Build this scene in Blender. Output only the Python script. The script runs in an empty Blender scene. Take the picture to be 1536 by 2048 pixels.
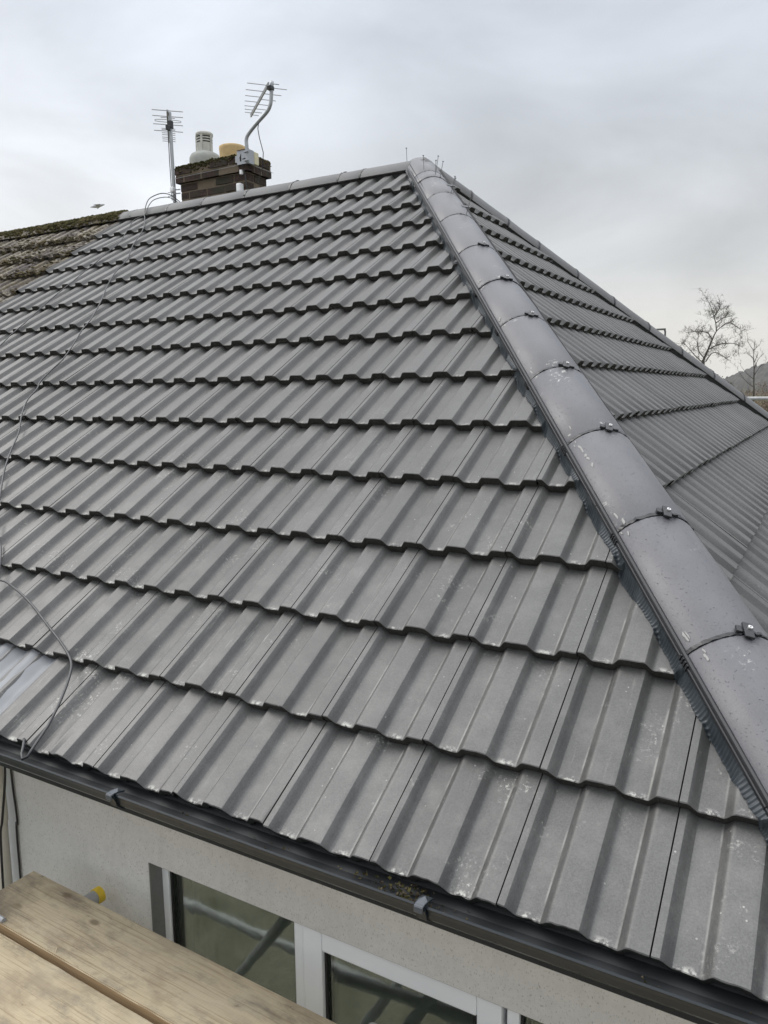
import bpy, bmesh, math, random
import numpy as np
from mathutils import Vector, Matrix

random.seed(7)
rng = np.random.default_rng(11)
sc = bpy.context.scene
col = sc.collection

# ------------------------------------------------------------------ camera
CAM = Vector((2.0186, -1.3410, 1.0268))
cam_data = bpy.data.cameras.new("camera")
cam = bpy.data.objects.new("camera", cam_data)
col.objects.link(cam)
right = Vector((0.86701, 0.49819, -0.01003)); down = Vector((0.06732, -0.13706, -0.98827)); fwd = Vector((-0.49372, 0.85617, -0.15237))
M = Matrix((right, -down, -fwd)).transposed().to_4x4()
M.translation = CAM
cam.matrix_world = M
cam_data.sensor_fit = 'VERTICAL'; cam_data.sensor_height = 36.0; cam_data.sensor_width = 27.0
cam_data.lens = 36.0 * 1538.64 / 2048.0
cam_data.clip_start = 0.05; cam_data.clip_end = 5000
sc.camera = cam

# ------------------------------------------------------------------ sky and sun
SUN_AZ = math.radians(262)   # compass style angle measured from +Y towards +X
SUN_EL = math.radians(46)
world = bpy.data.worlds.new("World"); sc.world = world; world.use_nodes = True
nt = world.node_tree; nt.nodes.clear()
def wn(t, **k):
    n = nt.nodes.new(t)
    for a, b in k.items(): setattr(n, a, b)
    return n
wl = nt.links.new
wo = wn('ShaderNodeOutputWorld')
sky = wn('ShaderNodeTexSky'); sky.sky_type = 'NISHITA'; sky.sun_disc = False
sky.sun_elevation = SUN_EL; sky.sun_rotation = SUN_AZ; sky.air_density = 2.0; sky.dust_density = 6.0
bg1 = wn('ShaderNodeBackground'); bg1.inputs['Strength'].default_value = 0.012
wl(sky.outputs[0], bg1.inputs['Color'])
tc = wn('ShaderNodeTexCoord'); sep = wn('ShaderNodeSeparateXYZ'); wl(tc.outputs['Generated'], sep.inputs[0])
# overcast deck: brightness rises towards the zenith
r1 = wn('ShaderNodeValToRGB'); wl(sep.outputs['Z'], r1.inputs['Fac'])
e = r1.color_ramp.elements
e[0].position = 0.0; e[0].color = (.97, .93, .85, 1)
e[1].position = 1.0; e[1].color = (1, 1, 1, 1)
for pos, c in ((.045, (.86, .84, .79, 1)), (.14, (.68, .70, .72, 1)), (.28, (.60, .63, .68, 1)), (.42, (.62, .66, .73, 1))):
    x = e.new(pos); x.color = c
r2 = wn('ShaderNodeMapRange'); r2.inputs['From Min'].default_value = .42; r2.inputs['From Max'].default_value = .95
r2.inputs['To Min'].default_value = 1.0; r2.inputs['To Max'].default_value = 2.9
wl(sep.outputs['Z'], r2.inputs['Value'])
mp = wn('ShaderNodeMapping'); mp.inputs['Scale'].default_value = (1.6, 1.6, 4.2); mp.inputs['Rotation'].default_value = (0.1, .25, .6)
wl(tc.outputs['Generated'], mp.inputs['Vector'])
no = wn('ShaderNodeTexNoise'); no.inputs['Scale'].default_value = 1.55; no.inputs['Detail'].default_value = 6; no.inputs['Roughness'].default_value = .5
no.inputs['Distortion'].default_value = .4
wl(mp.outputs[0], no.inputs['Vector'])
r3 = wn('ShaderNodeMapRange'); r3.inputs['From Min'].default_value = .32; r3.inputs['From Max'].default_value = .68
r3.inputs['To Min'].default_value = .80; r3.inputs['To Max'].default_value = 1.18
wl(no.outputs['Fac'], r3.inputs['Value'])
# brighter thin patch of cloud low to the left
dotn = wn('ShaderNodeVectorMath', operation='DOT_PRODUCT'); dotn.inputs[1].default_value = (-0.72, 0.67, 0.17)
wl(tc.outputs['Generated'], dotn.inputs[0])
r4 = wn('ShaderNodeMapRange', interpolation_type='SMOOTHSTEP'); r4.inputs['From Min'].default_value = .90; r4.inputs['From Max'].default_value = 1.0
r4.inputs['To Min'].default_value = 1.0; r4.inputs['To Max'].default_value = 1.34
wl(dotn.outputs['Value'], r4.inputs['Value'])
m1 = wn('ShaderNodeMath', operation='MULTIPLY'); m2 = wn('ShaderNodeMath', operation='MULTIPLY')
wl(r3.outputs[0], m1.inputs[0]); wl(r2.outputs[0], m1.inputs[1]); wl(m1.outputs[0], m2.inputs[0]); wl(r4.outputs[0], m2.inputs[1])
bg2 = wn('ShaderNodeBackground'); wl(r1.outputs['Color'], bg2.inputs['Color']); wl(m2.outputs[0], bg2.inputs['Strength'])
ad = wn('ShaderNodeAddShader'); wl(bg1.outputs[0], ad.inputs[0]); wl(bg2.outputs[0], ad.inputs[1]); wl(ad.outputs[0], wo.inputs['Surface'])

sun_d = bpy.data.lights.new("sun", 'SUN'); sun_d.energy = 1.3; sun_d.angle = math.radians(22); sun_d.color = (1.0, .97, .92)
sun = bpy.data.objects.new("sun", sun_d); col.objects.link(sun)
sdir = Vector((math.sin(SUN_AZ) * math.cos(SUN_EL), math.cos(SUN_AZ) * math.cos(SUN_EL), math.sin(SUN_EL)))
sun.rotation_euler = sdir.to_track_quat('Z', 'Y').to_euler()
sun.location = (-10, -5, 20)
sc.view_settings.view_transform = 'Standard'; sc.view_settings.look = 'None'
sc.view_settings.exposure = 0.0; sc.view_settings.gamma = 1.0

# ------------------------------------------------------------------ node helpers
def mat(name):
    m = bpy.data.materials.new(name); m.use_nodes = True
    b = m.node_tree.nodes['Principled BSDF']
    return m, m.node_tree, b
def N(t, typ, **k):
    n = t.nodes.new(typ)
    for a, v in k.items(): setattr(n, a, v)
    return n
def L(t, a, b): t.links.new(a, b)
def noise(t, vec, scale, detail=3, rough=.5, dist=0.):
    n = N(t, 'ShaderNodeTexNoise'); n.inputs['Scale'].default_value = scale; n.inputs['Detail'].default_value = detail
    n.inputs['Roughness'].default_value = rough; n.inputs['Distortion'].default_value = dist
    if vec is not None: L(t, vec, n.inputs['Vector'])
    return n.outputs['Fac']
def mrange(t, v, a, b, c=0., d=1., smooth=False):
    n = N(t, 'ShaderNodeMapRange')
    if smooth: n.interpolation_type = 'SMOOTHSTEP'
    L(t, v, n.inputs['Value'])
    for i, x in zip(('From Min', 'From Max', 'To Min', 'To Max'), (a, b, c, d)): n.inputs[i].default_value = x
    return n.outputs[0]
def math_(t, op, a, b=None):
    n = N(t, 'ShaderNodeMath', operation=op)
    for i, x in enumerate((a, b)):
        if x is None: continue
        if isinstance(x, (int, float)): n.inputs[i].default_value = x
        else: L(t, x, n.inputs[i])
    return n.outputs[0]
def mixc(t, fac, a, b, bt='MIX'):
    n = N(t, 'ShaderNodeMix', data_type='RGBA', blend_type=bt)
    for i, x in ((0, fac), (6, a), (7, b)):
        if isinstance(x, (int, float)): n.inputs[i].default_value = x
        elif isinstance(x, tuple): n.inputs[i].default_value = (*x, 1) if len(x) == 3 else x
        else: L(t, x, n.inputs[i])
    return n.outputs[2]
def bump(t, b, h, strength=.3, dist=.002):
    n = N(t, 'ShaderNodeBump'); n.inputs['Strength'].default_value = strength; n.inputs['Distance'].default_value = dist
    L(t, h, n.inputs['Height']); L(t, n.outputs[0], b.inputs['Normal'])
def objc(t): return N(t, 'ShaderNodeTexCoord').outputs['Object']
def vscale(t, v, s):
    n = N(t, 'ShaderNodeMapping'); n.inputs['Scale'].default_value = s; L(t, v, n.inputs['Vector']); return n.outputs[0]

def simple(name, c, rough=.5, metal=0., var=.12, scale=30., bs=0., spec=.5):
    m, t, b = mat(name)
    o = objc(t); n = noise(t, o, scale, 4, .6)
    L(t, mixc(t, n, tuple(x * (1 - var) for x in c), tuple(min(1, x * (1 + var)) for x in c)), b.inputs['Base Color'])
    b.inputs['Roughness'].default_value = rough; b.inputs['Metallic'].default_value = metal
    b.inputs['Specular IOR Level'].default_value = spec
    if bs: bump(t, b, n, bs, .003)
    return m

# new concrete roof tile: UVMap holds (across the tile, up the tile) in metres, 'tile' holds two random numbers per tile
def tile_material(name, base, dirt=1.0):
    m, t, b = mat(name)
    uv = N(t, 'ShaderNodeUVMap', uv_map='UVMap').outputs[0]
    rn = N(t, 'ShaderNodeUVMap', uv_map='tile').outputs[0]
    s = N(t, 'ShaderNodeSeparateXYZ'); L(t, uv, s.inputs[0]); u, v = s.outputs['X'], s.outputs['Y']
    s2 = N(t, 'ShaderNodeSeparateXYZ'); L(t, rn, s2.inputs[0]); ra, rb = s2.outputs['X'], s2.outputs['Y']
    o = objc(t)
    fine = noise(t, o, 230, 5, .85)
    mid = noise(t, o, 26, 5, .6)
    big = noise(t, o, 2.2, 4, .55)
    c = mixc(t, mrange(t, fine, .3, .7), tuple(x * .55 for x in base), tuple(x * 1.55 for x in base))
    c = mixc(t, mrange(t, mid, .3, .75), c, mixc(t, 1., c, (.94, .94, .94), 'MULTIPLY'))
    br = mrange(t, ra, 0, 1, .86, 1.14)
    cb = N(t, 'ShaderNodeCombineXYZ'); [L(t, br, cb.inputs[i]) for i in range(3)]
    c = mixc(t, 1., c, cb.outputs[0], 'MULTIPLY')
    # dust: only in the lower courses and in patches
    so = N(t, 'ShaderNodeSeparateXYZ'); L(t, o, so.inputs[0])
    low = mrange(t, so.outputs['Z'], 1.5, .05, .12, 1.0)
    st = vscale(t, uv, (95, 8, 1))
    stc = N(t, 'ShaderNodeVectorMath', operation='ADD'); L(t, st, stc.inputs[0])
    rs = vscale(t, rn, (91, 57, 1)); L(t, rs, stc.inputs[1])
    streak = noise(t, stc.outputs[0], 1., 5, .65)
    sm = math_(t, 'MULTIPLY', mrange(t, streak, .58, .78), mrange(t, rb, .5, 1., .0, .7))
    # pale dusty line at the foot of the left flank of each rib (u = .086 and .236)
    def line(center, w):
        d = math_(t, 'ABSOLUTE', math_(t, 'SUBTRACT', u, center))
        return mrange(t, d, w, 0., 0., 1.)
    ln = math_(t, 'MAXIMUM', line(.0855, .0035), line(.2355, .0035))
    ln = math_(t, 'MULTIPLY', ln, mrange(t, noise(t, o, 14, 3), .4, .62, .0, .34))
    # chips and lime bloom on the nose of the pans
    pan = math_(t, 'MAXIMUM', line(.062, .034), line(.212, .034))
    chip = mrange(t, noise(t, o, 75, 4, .7), .47, .58)
    nz = mrange(t, v, .016, .001)
    cm = math_(t, 'MULTIPLY', math_(t, 'MULTIPLY', mrange(t, pan, .25, .7), chip), nz)
    # splashes
    spl = math_(t, 'MULTIPLY', mrange(t, noise(t, o, 110, 4, .7), .54, .66), mrange(t, noise(t, o, 6, 4, .65), .57, .70, 0, .8))
    # small pale specks
    vo = N(t, 'ShaderNodeTexVoronoi'); vo.inputs['Scale'].default_value = 34; L(t, o, vo.inputs['Vector'])
    sp = mrange(t, vo.outputs['Distance'], .085, .05)
    sp = math_(t, 'MULTIPLY', sp, mrange(t, noise(t, o, 9, 2), .5, .6))
    wash = math_(t, 'MULTIPLY', mrange(t, noise(t, o, 8, 6, .7), .46, .75, 0, .13), 1.)
    tot = math_(t, 'MULTIPLY', math_(t, 'ADD', math_(t, 'ADD', sm, ln), math_(t, 'ADD', spl, wash)), low)
    tot = math_(t, 'ADD', tot, math_(t, 'MULTIPLY', cm, mrange(t, low, 0, 1, .4, 1.)))
    tot = math_(t, 'MULTIPLY', math_(t, 'ADD', tot, math_(t, 'MULTIPLY', sp, .6)), dirt)
    tot = math_(t, 'MINIMUM', tot, .82)
    c = mixc(t, tot, c, (.42, .42, .39))
    L(t, c, b.inputs['Base Color'])
    L(t, mrange(t, big, .3, .7, .47, .60), b.inputs['Roughness'])
    b.inputs['Specular IOR Level'].default_value = .75
    h = math_(t, 'ADD', math_(t, 'MULTIPLY', fine, .5), mid)
    bump(t, b, h, .22, .0018)
    return m

MT_tile = tile_material('dark_grey_tile', (.060, .0597, .059))
MT_tile_r = tile_material('dark_grey_tile_side', (.058, .058, .057), .35)

def mat_nose():
    m, t, b = mat('raw_tile_edge')
    o = objc(t); n = noise(t, o, 160, 5, .75)
    L(t, mixc(t, mrange(t, n, .3, .75), (.013, .013, .012), (.065, .065, .058)), b.inputs['Base Color'])
    b.inputs['Roughness'].default_value = .9; bump(t, b, n, .9, .004); return m
MT_nose = mat_nose()

def mat_cap():
    m, t, b = mat('smooth_cap_concrete')
    o = objc(t)
    f = noise(t, o, 230, 5, .8); g = noise(t, o, 7, 5, .65)
    c = mixc(t, mrange(t, g, .3, .7), (.070, .071, .080), (.115, .116, .126))
    # tiny elongated pits
    pv = noise(t, vscale(t, o, (130, 90, 230)), 1., 3, .6)
    pit = mrange(t, pv, .36, .28)
    c = mixc(t, math_(t, 'MULTIPLY', pit, .8), c, (.035, .035, .04))
    c = mixc(t, mrange(t, f, .35, .7, 0, .35), c, (.15, .15, .165))
    spl = math_(t, 'MULTIPLY', mrange(t, noise(t, o, 60, 4, .7), .56, .64), mrange(t, noise(t, o, 4.3, 3, .5), .60, .68))
    c = mixc(t, math_(t, 'MULTIPLY', spl, .7), c, (.55, .55, .52))
    L(t, c, b.inputs['Base Color']); L(t, mrange(t, g, .3, .7, .36, .52), b.inputs['Roughness'])
    h = math_(t, 'SUBTRACT', math_(t, 'MULTIPLY', f, .4), pit)
    bump(t, b, h, .55, .002); return m
MT_cap = mat_cap()
MT_cap_ridge = simple('ridge_concrete', (.125, .127, .130), .68, 0, .14, 40, .2)
MT_splash = simple('dried_lime', (.30, .30, .29), .9, 0, .1, 200)
MT_black = simple('black_plastic', (.018, .019, .022), .42, 0, .2, 60)
MT_gutter = simple('anthracite_plastic', (.014, .019, .024), .34, 0, .15, 25, .05, .28)
MT_gutter_in = simple('anthracite_plastic_shaded', (.007, .009, .011), .6, 0, .3, 14, .05)  # same plastic made darker: shade inside the trough put into its colour
MT_clip = simple('grey_plastic_clip', (.07, .078, .09), .3)
MT_steel = simple('galvanised_steel', (.36, .38, .41), .5, .6, .15, 60)
MT_tube = simple('scaffold_steel', (.36, .37, .37), .6, .2, .45, 14, .1)
MT_screw = simple('screw_steel', (.80, .80, .80), .3, .6)
MT_alu = simple('dull_aluminium', (.38, .40, .42), .5, .6, .2, 30)
MT_alu_dark = simple('weathered_aluminium', (.34, .35, .36), .5, .5, .2, 30)
MT_upvc = simple('white_upvc', (.80, .81, .83), .25, 0, .02, 8)
MT_seal = simple('black_rubber', (.012, .013, .013), .5)
MT_cable = simple('grey_cable', (.042, .043, .047), .45, 0, .1, 20)
MT_cable_b = simple('black_cable', (.012, .012, .013), .4)
MT_yellow = simple('yellow_plastic', (.62, .44, .03), .45, 0, .12, 80)
MT_deck = simple('black_membrane', (.010, .010, .011), .8)
MT_under = simple('underlay', (.02, .02, .02), .9)

def mat_apron():
    m, t, b = mat('pleated_apron')
    o = objc(t); n = noise(t, o, 30, 3)
    L(t, mixc(t, n, (.014, .019, .024), (.045, .057, .068)), b.inputs['Base Color'])
    b.inputs['Roughness'].default_value = .38; return m
MT_apron = mat_apron()

def mat_render():
    m, t, b = mat('smooth_cream_render')
    o = objc(t)
    f = noise(t, o, 380, 3, .6); g = noise(t, o, 2.0, 5, .6); md = noise(t, o, 40, 4, .65)
    c = mixc(t, mrange(t, g, .3, .7), (.54, .532, .515), (.63, .62, .60))
    c = mixc(t, mrange(t, md, .35, .7, 0, .4), c, (.47, .462, .445))
    c = mixc(t, mrange(t, noise(t, vscale(t, o, (6, 6, 1.2)), 1., 5, .65), .52, .72, 0, .35), c, (.42, .41, .385))
    vs = vscale(t, o, (260, 260, 120)); k = noise(t, vs, 1., 2, .5)
    c = mixc(t, mrange(t, k, .60, .70, 0, .5), c, (.15, .14, .12))
    L(t, c, b.inputs['Base Color']); b.inputs['Roughness'].default_value = .85
    bump(t, b, math_(t, 'ADD', f, math_(t, 'MULTIPLY', md, 1.4)), .45, .0025); return m
MT_render = mat_render()
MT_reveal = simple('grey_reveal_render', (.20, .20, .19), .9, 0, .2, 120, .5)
MT_white_wall = simple('white_painted_render', (.70, .72, .74), .8, 0, .05, 30, .2)
MT_cream_pipe = simple('cream_painted_pipe', (.52, .49, .42), .5, 0, .08, 20)

def mat_wood():
    m, t, b = mat('weathered_pine')
    o = objc(t)
    rn = N(t, 'ShaderNodeObjectInfo').outputs['Random']
    cmb = N(t, 'ShaderNodeCombineXYZ'); L(t, math_(t, 'MULTIPLY', rn, 7.3), cmb.inputs[0]); L(t, math_(t, 'MULTIPLY', rn, 3.1), cmb.inputs[1])
    va = N(t, 'ShaderNodeVectorMath', operation='ADD'); L(t, o, va.inputs[0]); L(t, cmb.outputs[0], va.inputs[1]); o = va.outputs[0]
    # long flowing grain with cathedral arches
    warp = noise(t, vscale(t, o, (1.3, 5, 5)), 1.0, 2, .5)
    sp = N(t, 'ShaderNodeSeparateXYZ'); L(t, o, sp.inputs[0])
    gy = math_(t, 'ADD', math_(t, 'MULTIPLY', sp.outputs['Y'], 26.), math_(t, 'MULTIPLY', warp, 15.))
    fr = math_(t, 'FRACT', gy)
    ring = mrange(t, fr, 0., 1., 0, 1)
    grain = noise(t, vscale(t, o, (6, 240, 240)), 1., 4, .65)
    blot = noise(t, vscale(t, o, (2.2, 6, 6)), 1.3, 5, .62, .3)
    c = mixc(t, math_(t, 'MULTIPLY', ring, .55), (.42, .345, .225), (.305, .24, .15))
    c = mixc(t, mrange(t, rn, .2, .8, 0, .3), c, (.58, .52, .40))
    c = mixc(t, mrange(t, grain, .38, .66, 0, .4), c, (.50, .43, .30))
    c = mixc(t, mrange(t, noise(t, vscale(t, o, (2.2, 170, 170)), 1., 4, .7), .52, .62, 0, .5), c, (.19, .135, .075))
    c = mixc(t, mrange(t, blot, .50, .64, 0, .6), c, (.22, .175, .12))
    d2 = noise(t, vscale(t, o, (5, 14, 14)), 1., 7, .75, .2)
    c = mixc(t, mrange(t, d2, .50, .68, 0, .62), c, (.12, .11, .095))
    lt = noise(t, o, 3.1, 4, .6)
    c = mixc(t, mrange(t, lt, .5, .7, 0, .35), c, (.54, .48, .37))
    dv = N(t, 'ShaderNodeVectorMath', operation='DISTANCE'); L(t, objc(t), dv.inputs[0]); dv.inputs[1].default_value = (-1.93, -.20, 0)
    cs = mrange(t, math_(t, 'ADD', dv.outputs['Value'], mrange(t, noise(t, o, 14, 5, .7), 0, 1, -.12, .12)), .20, .04, 0, .75)
    c = mixc(t, cs, c, (.075, .062, .048))
    sc1 = math_(t, 'MULTIPLY', mrange(t, noise(t, vscale(t, o, (16, 40, 40)), 1., 5, .8), .60, .68), mrange(t, noise(t, o, 6, 3), .45, .6, 0, .8)); c = mixc(t, sc1, c, (.12, .095, .07))
    # saw marks across
    saw = N(t, 'ShaderNodeTexWave', wave_type='BANDS', bands_direction='X'); saw.inputs['Scale'].default_value = 28; saw.inputs['Distortion'].default_value = 1.2
    L(t, o, saw.inputs['Vector'])
    # knots
    vk = N(t, 'ShaderNodeTexVoronoi', voronoi_dimensions='2D'); vk.inputs['Scale'].default_value = 1.; L(t, vscale(t, o, (2.7, 5.2, 1)), vk.inputs['Vector'])
    kn = math_(t, 'MULTIPLY', mrange(t, vk.outputs['Distance'], .075, .035), mrange(t, noise(t, o, 2.3, 2), .5, .56))
    c = mixc(t, math_(t, 'MULTIPLY', kn, .7), c, (.12, .085, .05))
    L(t, c, b.inputs['Base Color']); b.inputs['Roughness'].default_value = .82
    h = math_(t, 'ADD', math_(t, 'MULTIPLY', grain, 1.), math_(t, 'MULTIPLY', saw.outputs['Fac'], .35))
    bump(t, b, h, .35, .0025); return m
MT_wood = mat_wood()
def mat_wood_side():
    m, t, b = mat('pine_edge')
    o = objc(t); g = noise(t, vscale(t, o, (5, 60, 150)), 1., 4, .6)
    c = mixc(t, g, (.17, .105, .05), (.40, .28, .15)); L(t, c, b.inputs['Base Color']); b.inputs['Roughness'].default_value = .85
    bump(t, b, g, .3, .002); return m
MT_wood_side = mat_wood_side()

def mat_glass():
    m, t, b = mat('window_glass')
    out = t.nodes['Material Output']
    tr = N(t, 'ShaderNodeBsdfTransparent'); tr.inputs[0].default_value = (.78, .84, .80, 1)
    gl = N(t, 'ShaderNodeBsdfGlossy'); gl.inputs['Roughness'].default_value = .035; gl.inputs[0].default_value = (.95, .97, .95, 1)
    gn = noise(t, objc(t), 5, 3, .6); gb = N(t, 'ShaderNodeBump'); gb.inputs['Strength'].default_value = .05; gb.inputs['Distance'].default_value = .01; L(t, gn, gb.inputs['Height']); L(t, gb.outputs[0], gl.inputs['Normal'])
    lw = N(t, 'ShaderNodeLayerWeight'); lw.inputs['Blend'].default_value = .5
    f = mrange(t, lw.outputs['Fresnel'], 0, 1, .13, .85)
    mx = N(t, 'ShaderNodeMixShader'); L(t, f, mx.inputs[0]); L(t, tr.outputs[0], mx.inputs[1]); L(t, gl.outputs[0], mx.inputs[2])
    L(t, mx.outputs[0], out.inputs['Surface']); return m
MT_glass = mat_glass()
MT_room = simple('dim_room_wall', (.22, .24, .21), .9, 0, .2, 2)
MT_blind = simple('green_grey_blind', (.17, .225, .21), .8, 0, .08, 6)
MT_blind_dark = simple('dark_curtain', (.06, .065, .05), .9, 0, .2, 20)

def mat_brick():
    m, t, b = mat('sooty_brick')
    o = objc(t); n = noise(t, o, 26, 5, .7); g = noise(t, o, 7, 3)
    s = N(t, 'ShaderNodeSeparateXYZ'); L(t, o, s.inputs[0])
    c = mixc(t, mrange(t, n, .3, .7), (.014, .010, .009), (.070, .042, .033))
    c = mixc(t, mrange(t, g, .48, .7, 0, .8), c, (.03, .032, .02))
    L(t, c, b.inputs['Base Color']); b.inputs['Roughness'].default_value = .95; bump(t, b, n, 1., .012); return m
MT_brick = mat_brick()
MT_mortar = simple('old_mortar', (.14, .112, .08), .95, 0, .35, 40, .4)
def mat_moss(name, c1, c2, sc_=24):
    m, t, b = mat(name)
    o = objc(t); n = noise(t, o, sc_, 5, .75); g = noise(t, o, 5, 4, .6)
    c = mixc(t, mrange(t, n, .3, .7), c1, c2)
    c = mixc(t, mrange(t, g, .45, .65), c, (.115, .095, .05))
    L(t, c, b.inputs['Base Color']); b.inputs['Roughness'].default_value = 1.; b.inputs['Specular IOR Level'].default_value = .1
    bump(t, b, n, 1., .02); return m
MT_moss = mat_moss('moss', (.020, .020, .010), (.095, .088, .034), 30)
MT_moss_brown = mat_moss('dry_moss', (.022, .018, .013), (.15, .125, .088), 40)
def mat_oldtile():
    m, t, b = mat('weathered_old_tile')
    o = objc(t); n = noise(t, o, 18, 6, .75); g = noise(t, o, 3.2, 5, .65, 1.); k = noise(t, o, 45, 4, .7)
    c = mixc(t, mrange(t, n, .3, .7), (.026, .022, .021), (.125, .108, .10))
    c = mixc(t, mrange(t, g, .46, .64, 0, .8), c, (.10, .082, .045))
    c = mixc(t, mrange(t, k, .56, .68, 0, .85), c, (.30, .28, .23))
    c = mixc(t, math_(t, 'MULTIPLY', mrange(t, noise(t, o, 2.1, 4, .6), .5, .6), mrange(t, k, .45, .6, 0, .7)), c, (.34, .31, .25))
    L(t, c, b.inputs['Base Color']); b.inputs['Roughness'].default_value = .95; bump(t, b, n, .8, .012); return m
MT_old = mat_oldtile()
MT_flue = simple('pale_flue_metal', (.42, .42, .39), .6, .05, .45, 26, .2)
MT_flaunch = simple('grey_mortar_base', (.30, .31, .29), .9, 0, .35, 14, .5)
MT_buff = simple('buff_clay', (.47, .34, .17), .85, 0, .3, 30, .3)
MT_dark = simple('opening_shade', (.01, .01, .01), .9)  # near-black colour painting the shade of openings that are not cut
MT_silver = simple('bare_lead', (.19, .20, .215), .6, .0, .35, 5, .25)
MT_nail = simple('nail_steel', (.12, .125, .13), .5, .2)
MT_rust = simple('rusty_steel', (.10, .05, .025), .8)
MT_bark = simple('dark_bark', (.045, .040, .034), .95, 0, .3, 8)
MT_lamp = simple('lamp_grey', (.08, .08, .085), .5)
MT_gull = simple('gull_grey', (.42, .43, .45), .8, 0, .2, 5)

# ------------------------------------------------------------------ object helpers
def mesh_obj(name, verts, faces, mats, parent=None, matidx=None, smooth=False):
    me = bpy.data.meshes.new(name)
    me.from_pydata([tuple(v) for v in verts] if not isinstance(verts, np.ndarray) else verts.tolist(), [], [tuple(f) for f in faces])
    if not isinstance(mats, (list, tuple)): mats = [mats]
    for m in mats: me.materials.append(m)
    if matidx is not None: me.polygons.foreach_set('material_index', np.array(matidx, dtype=np.int32))
    if smooth: me.polygons.foreach_set('use_smooth', np.ones(len(me.polygons), dtype=bool))
    me.update()
    o = bpy.data.objects.new(name, me); col.objects.link(o)
    if parent: o.parent = parent
    return o
def thing(name, label, cat, group=None, loc=(0, 0, 0)):
    o = bpy.data.objects.new(name, None); col.objects.link(o); o.location = loc
    o['label'] = label; o['category'] = cat
    if group: o['group'] = group
    return o
def tag(o, label, cat, group=None):
    o['label'] = label; o['category'] = cat
    if group: o['group'] = group
    return o
def struct(o): o['kind'] = 'structure'; return o

class MB:
    """collects simple solids into one mesh; coordinates are world coordinates"""
    def __init__(s): s.v = []; s.f = []; s.m = []
    def add(s, vs, fs, mi=0):
        b = len(s.v); s.v += [tuple(x) for x in vs]; s.f += [tuple(b + i for i in f) for f in fs]; s.m += [mi] * len(fs)
    def box(s, lo, hi, mi=0, fr=None, bev=0.):
        x0, y0, z0 = lo; x1, y1, z1 = hi
        if bev:
            bm = bmesh.new(); bmesh.ops.create_cube(bm, size=1.)
            for v in bm.verts: v.co = Vector(((x0 + x1) / 2 + v.co.x * (x1 - x0), (y0 + y1) / 2 + v.co.y * (y1 - y0), (z0 + z1) / 2 + v.co.z * (z1 - z0)))
            bmesh.ops.bevel(bm, geom=bm.edges[:], offset=bev, segments=2, affect='EDGES', profile=.6)
            vs = [v.co.copy() for v in bm.verts]; bm.verts.index_update(); fs = [[v.index for v in f.verts] for f in bm.faces]; bm.free()
        else:
            vs = [Vector(p) for p in ((x0, y0, z0), (x1, y0, z0), (x1, y1, z0), (x0, y1, z0), (x0, y0, z1), (x1, y0, z1), (x1, y1, z1), (x0, y1, z1))]
            fs = [(0, 3, 2, 1), (4, 5, 6, 7), (0, 1, 5, 4), (1, 2, 6, 5), (2, 3, 7, 6), (3, 0, 4, 7)]
        if fr: vs = [fr(v) for v in vs]
        s.add(vs, fs, mi)
    def tube(s, pts, r, n=10, mi=0, caps=True):
        pts = [Vector(p) for p in pts]; rs = r if isinstance(r, (list, tuple)) else [r] * len(pts)
        prev = None; rings = []
        for i, p in enumerate(pts):
            d = (pts[min(i + 1, len(pts) - 1)] - pts[max(i - 1, 0)]).normalized()
            if prev is None:
                a = Vector((0, 0, 1)) if abs(d.z) < .9 else Vector((1, 0, 0)); a = (a - d * a.dot(d)).normalized()
            else: a = (prev - d * prev.dot(d)).normalized()
            prev = a; b = d.cross(a)
            rings.append([p + (a * math.cos(2 * math.pi * k / n) + b * math.sin(2 * math.pi * k / n)) * rs[i] for k in range(n)])
        vs = [v for q in rings for v in q]; fs = []
        for i in range(len(pts) - 1):
            for k in range(n):
                fs.append((i * n + k, i * n + (k + 1) % n, (i + 1) * n + (k + 1) % n, (i + 1) * n + k))
        if caps: fs.append(tuple(range(n - 1, -1, -1))); fs.append(tuple((len(pts) - 1) * n + k for k in range(n)))
        s.add(vs, fs, mi)
    def lathe(s, c, prof, n=24, mi=0):
        vs = []; fs = []
        for r, z in prof:
            for k in range(n): vs.append((c[0] + r * math.cos(2 * math.pi * k / n), c[1] + r * math.sin(2 * math.pi * k / n), c[2] + z))
        for i in range(len(prof) - 1):
            for k in range(n): fs.append((i * n + k, i * n + (k + 1) % n, (i + 1) * n + (k + 1) % n, (i + 1) * n + k))
        s.add(vs, fs, mi)
    def build(s, name, mats, parent=None, smooth=False):
        return mesh_obj(name, s.v, s.f, mats, parent, s.m, smooth)

def smooth_path(pts, n=6):
    P = [Vector(p) for p in pts]; out = []
    for i in range(len(P) - 1):
        p0 = P[max(i - 1, 0)]; p1 = P[i]; p2 = P[i + 1]; p3 = P[min(i + 2, len(P) - 1)]
        for k in range(n):
            t = k / n
            out.append(.5 * ((2 * p1) + (p2 - p0) * t + (2 * p0 - 5 * p1 + 4 * p2 - p3) * t * t + (3 * p1 - 3 * p2 + p3 - p0) * t ** 3))
    out.append(P[-1]); return out

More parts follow.
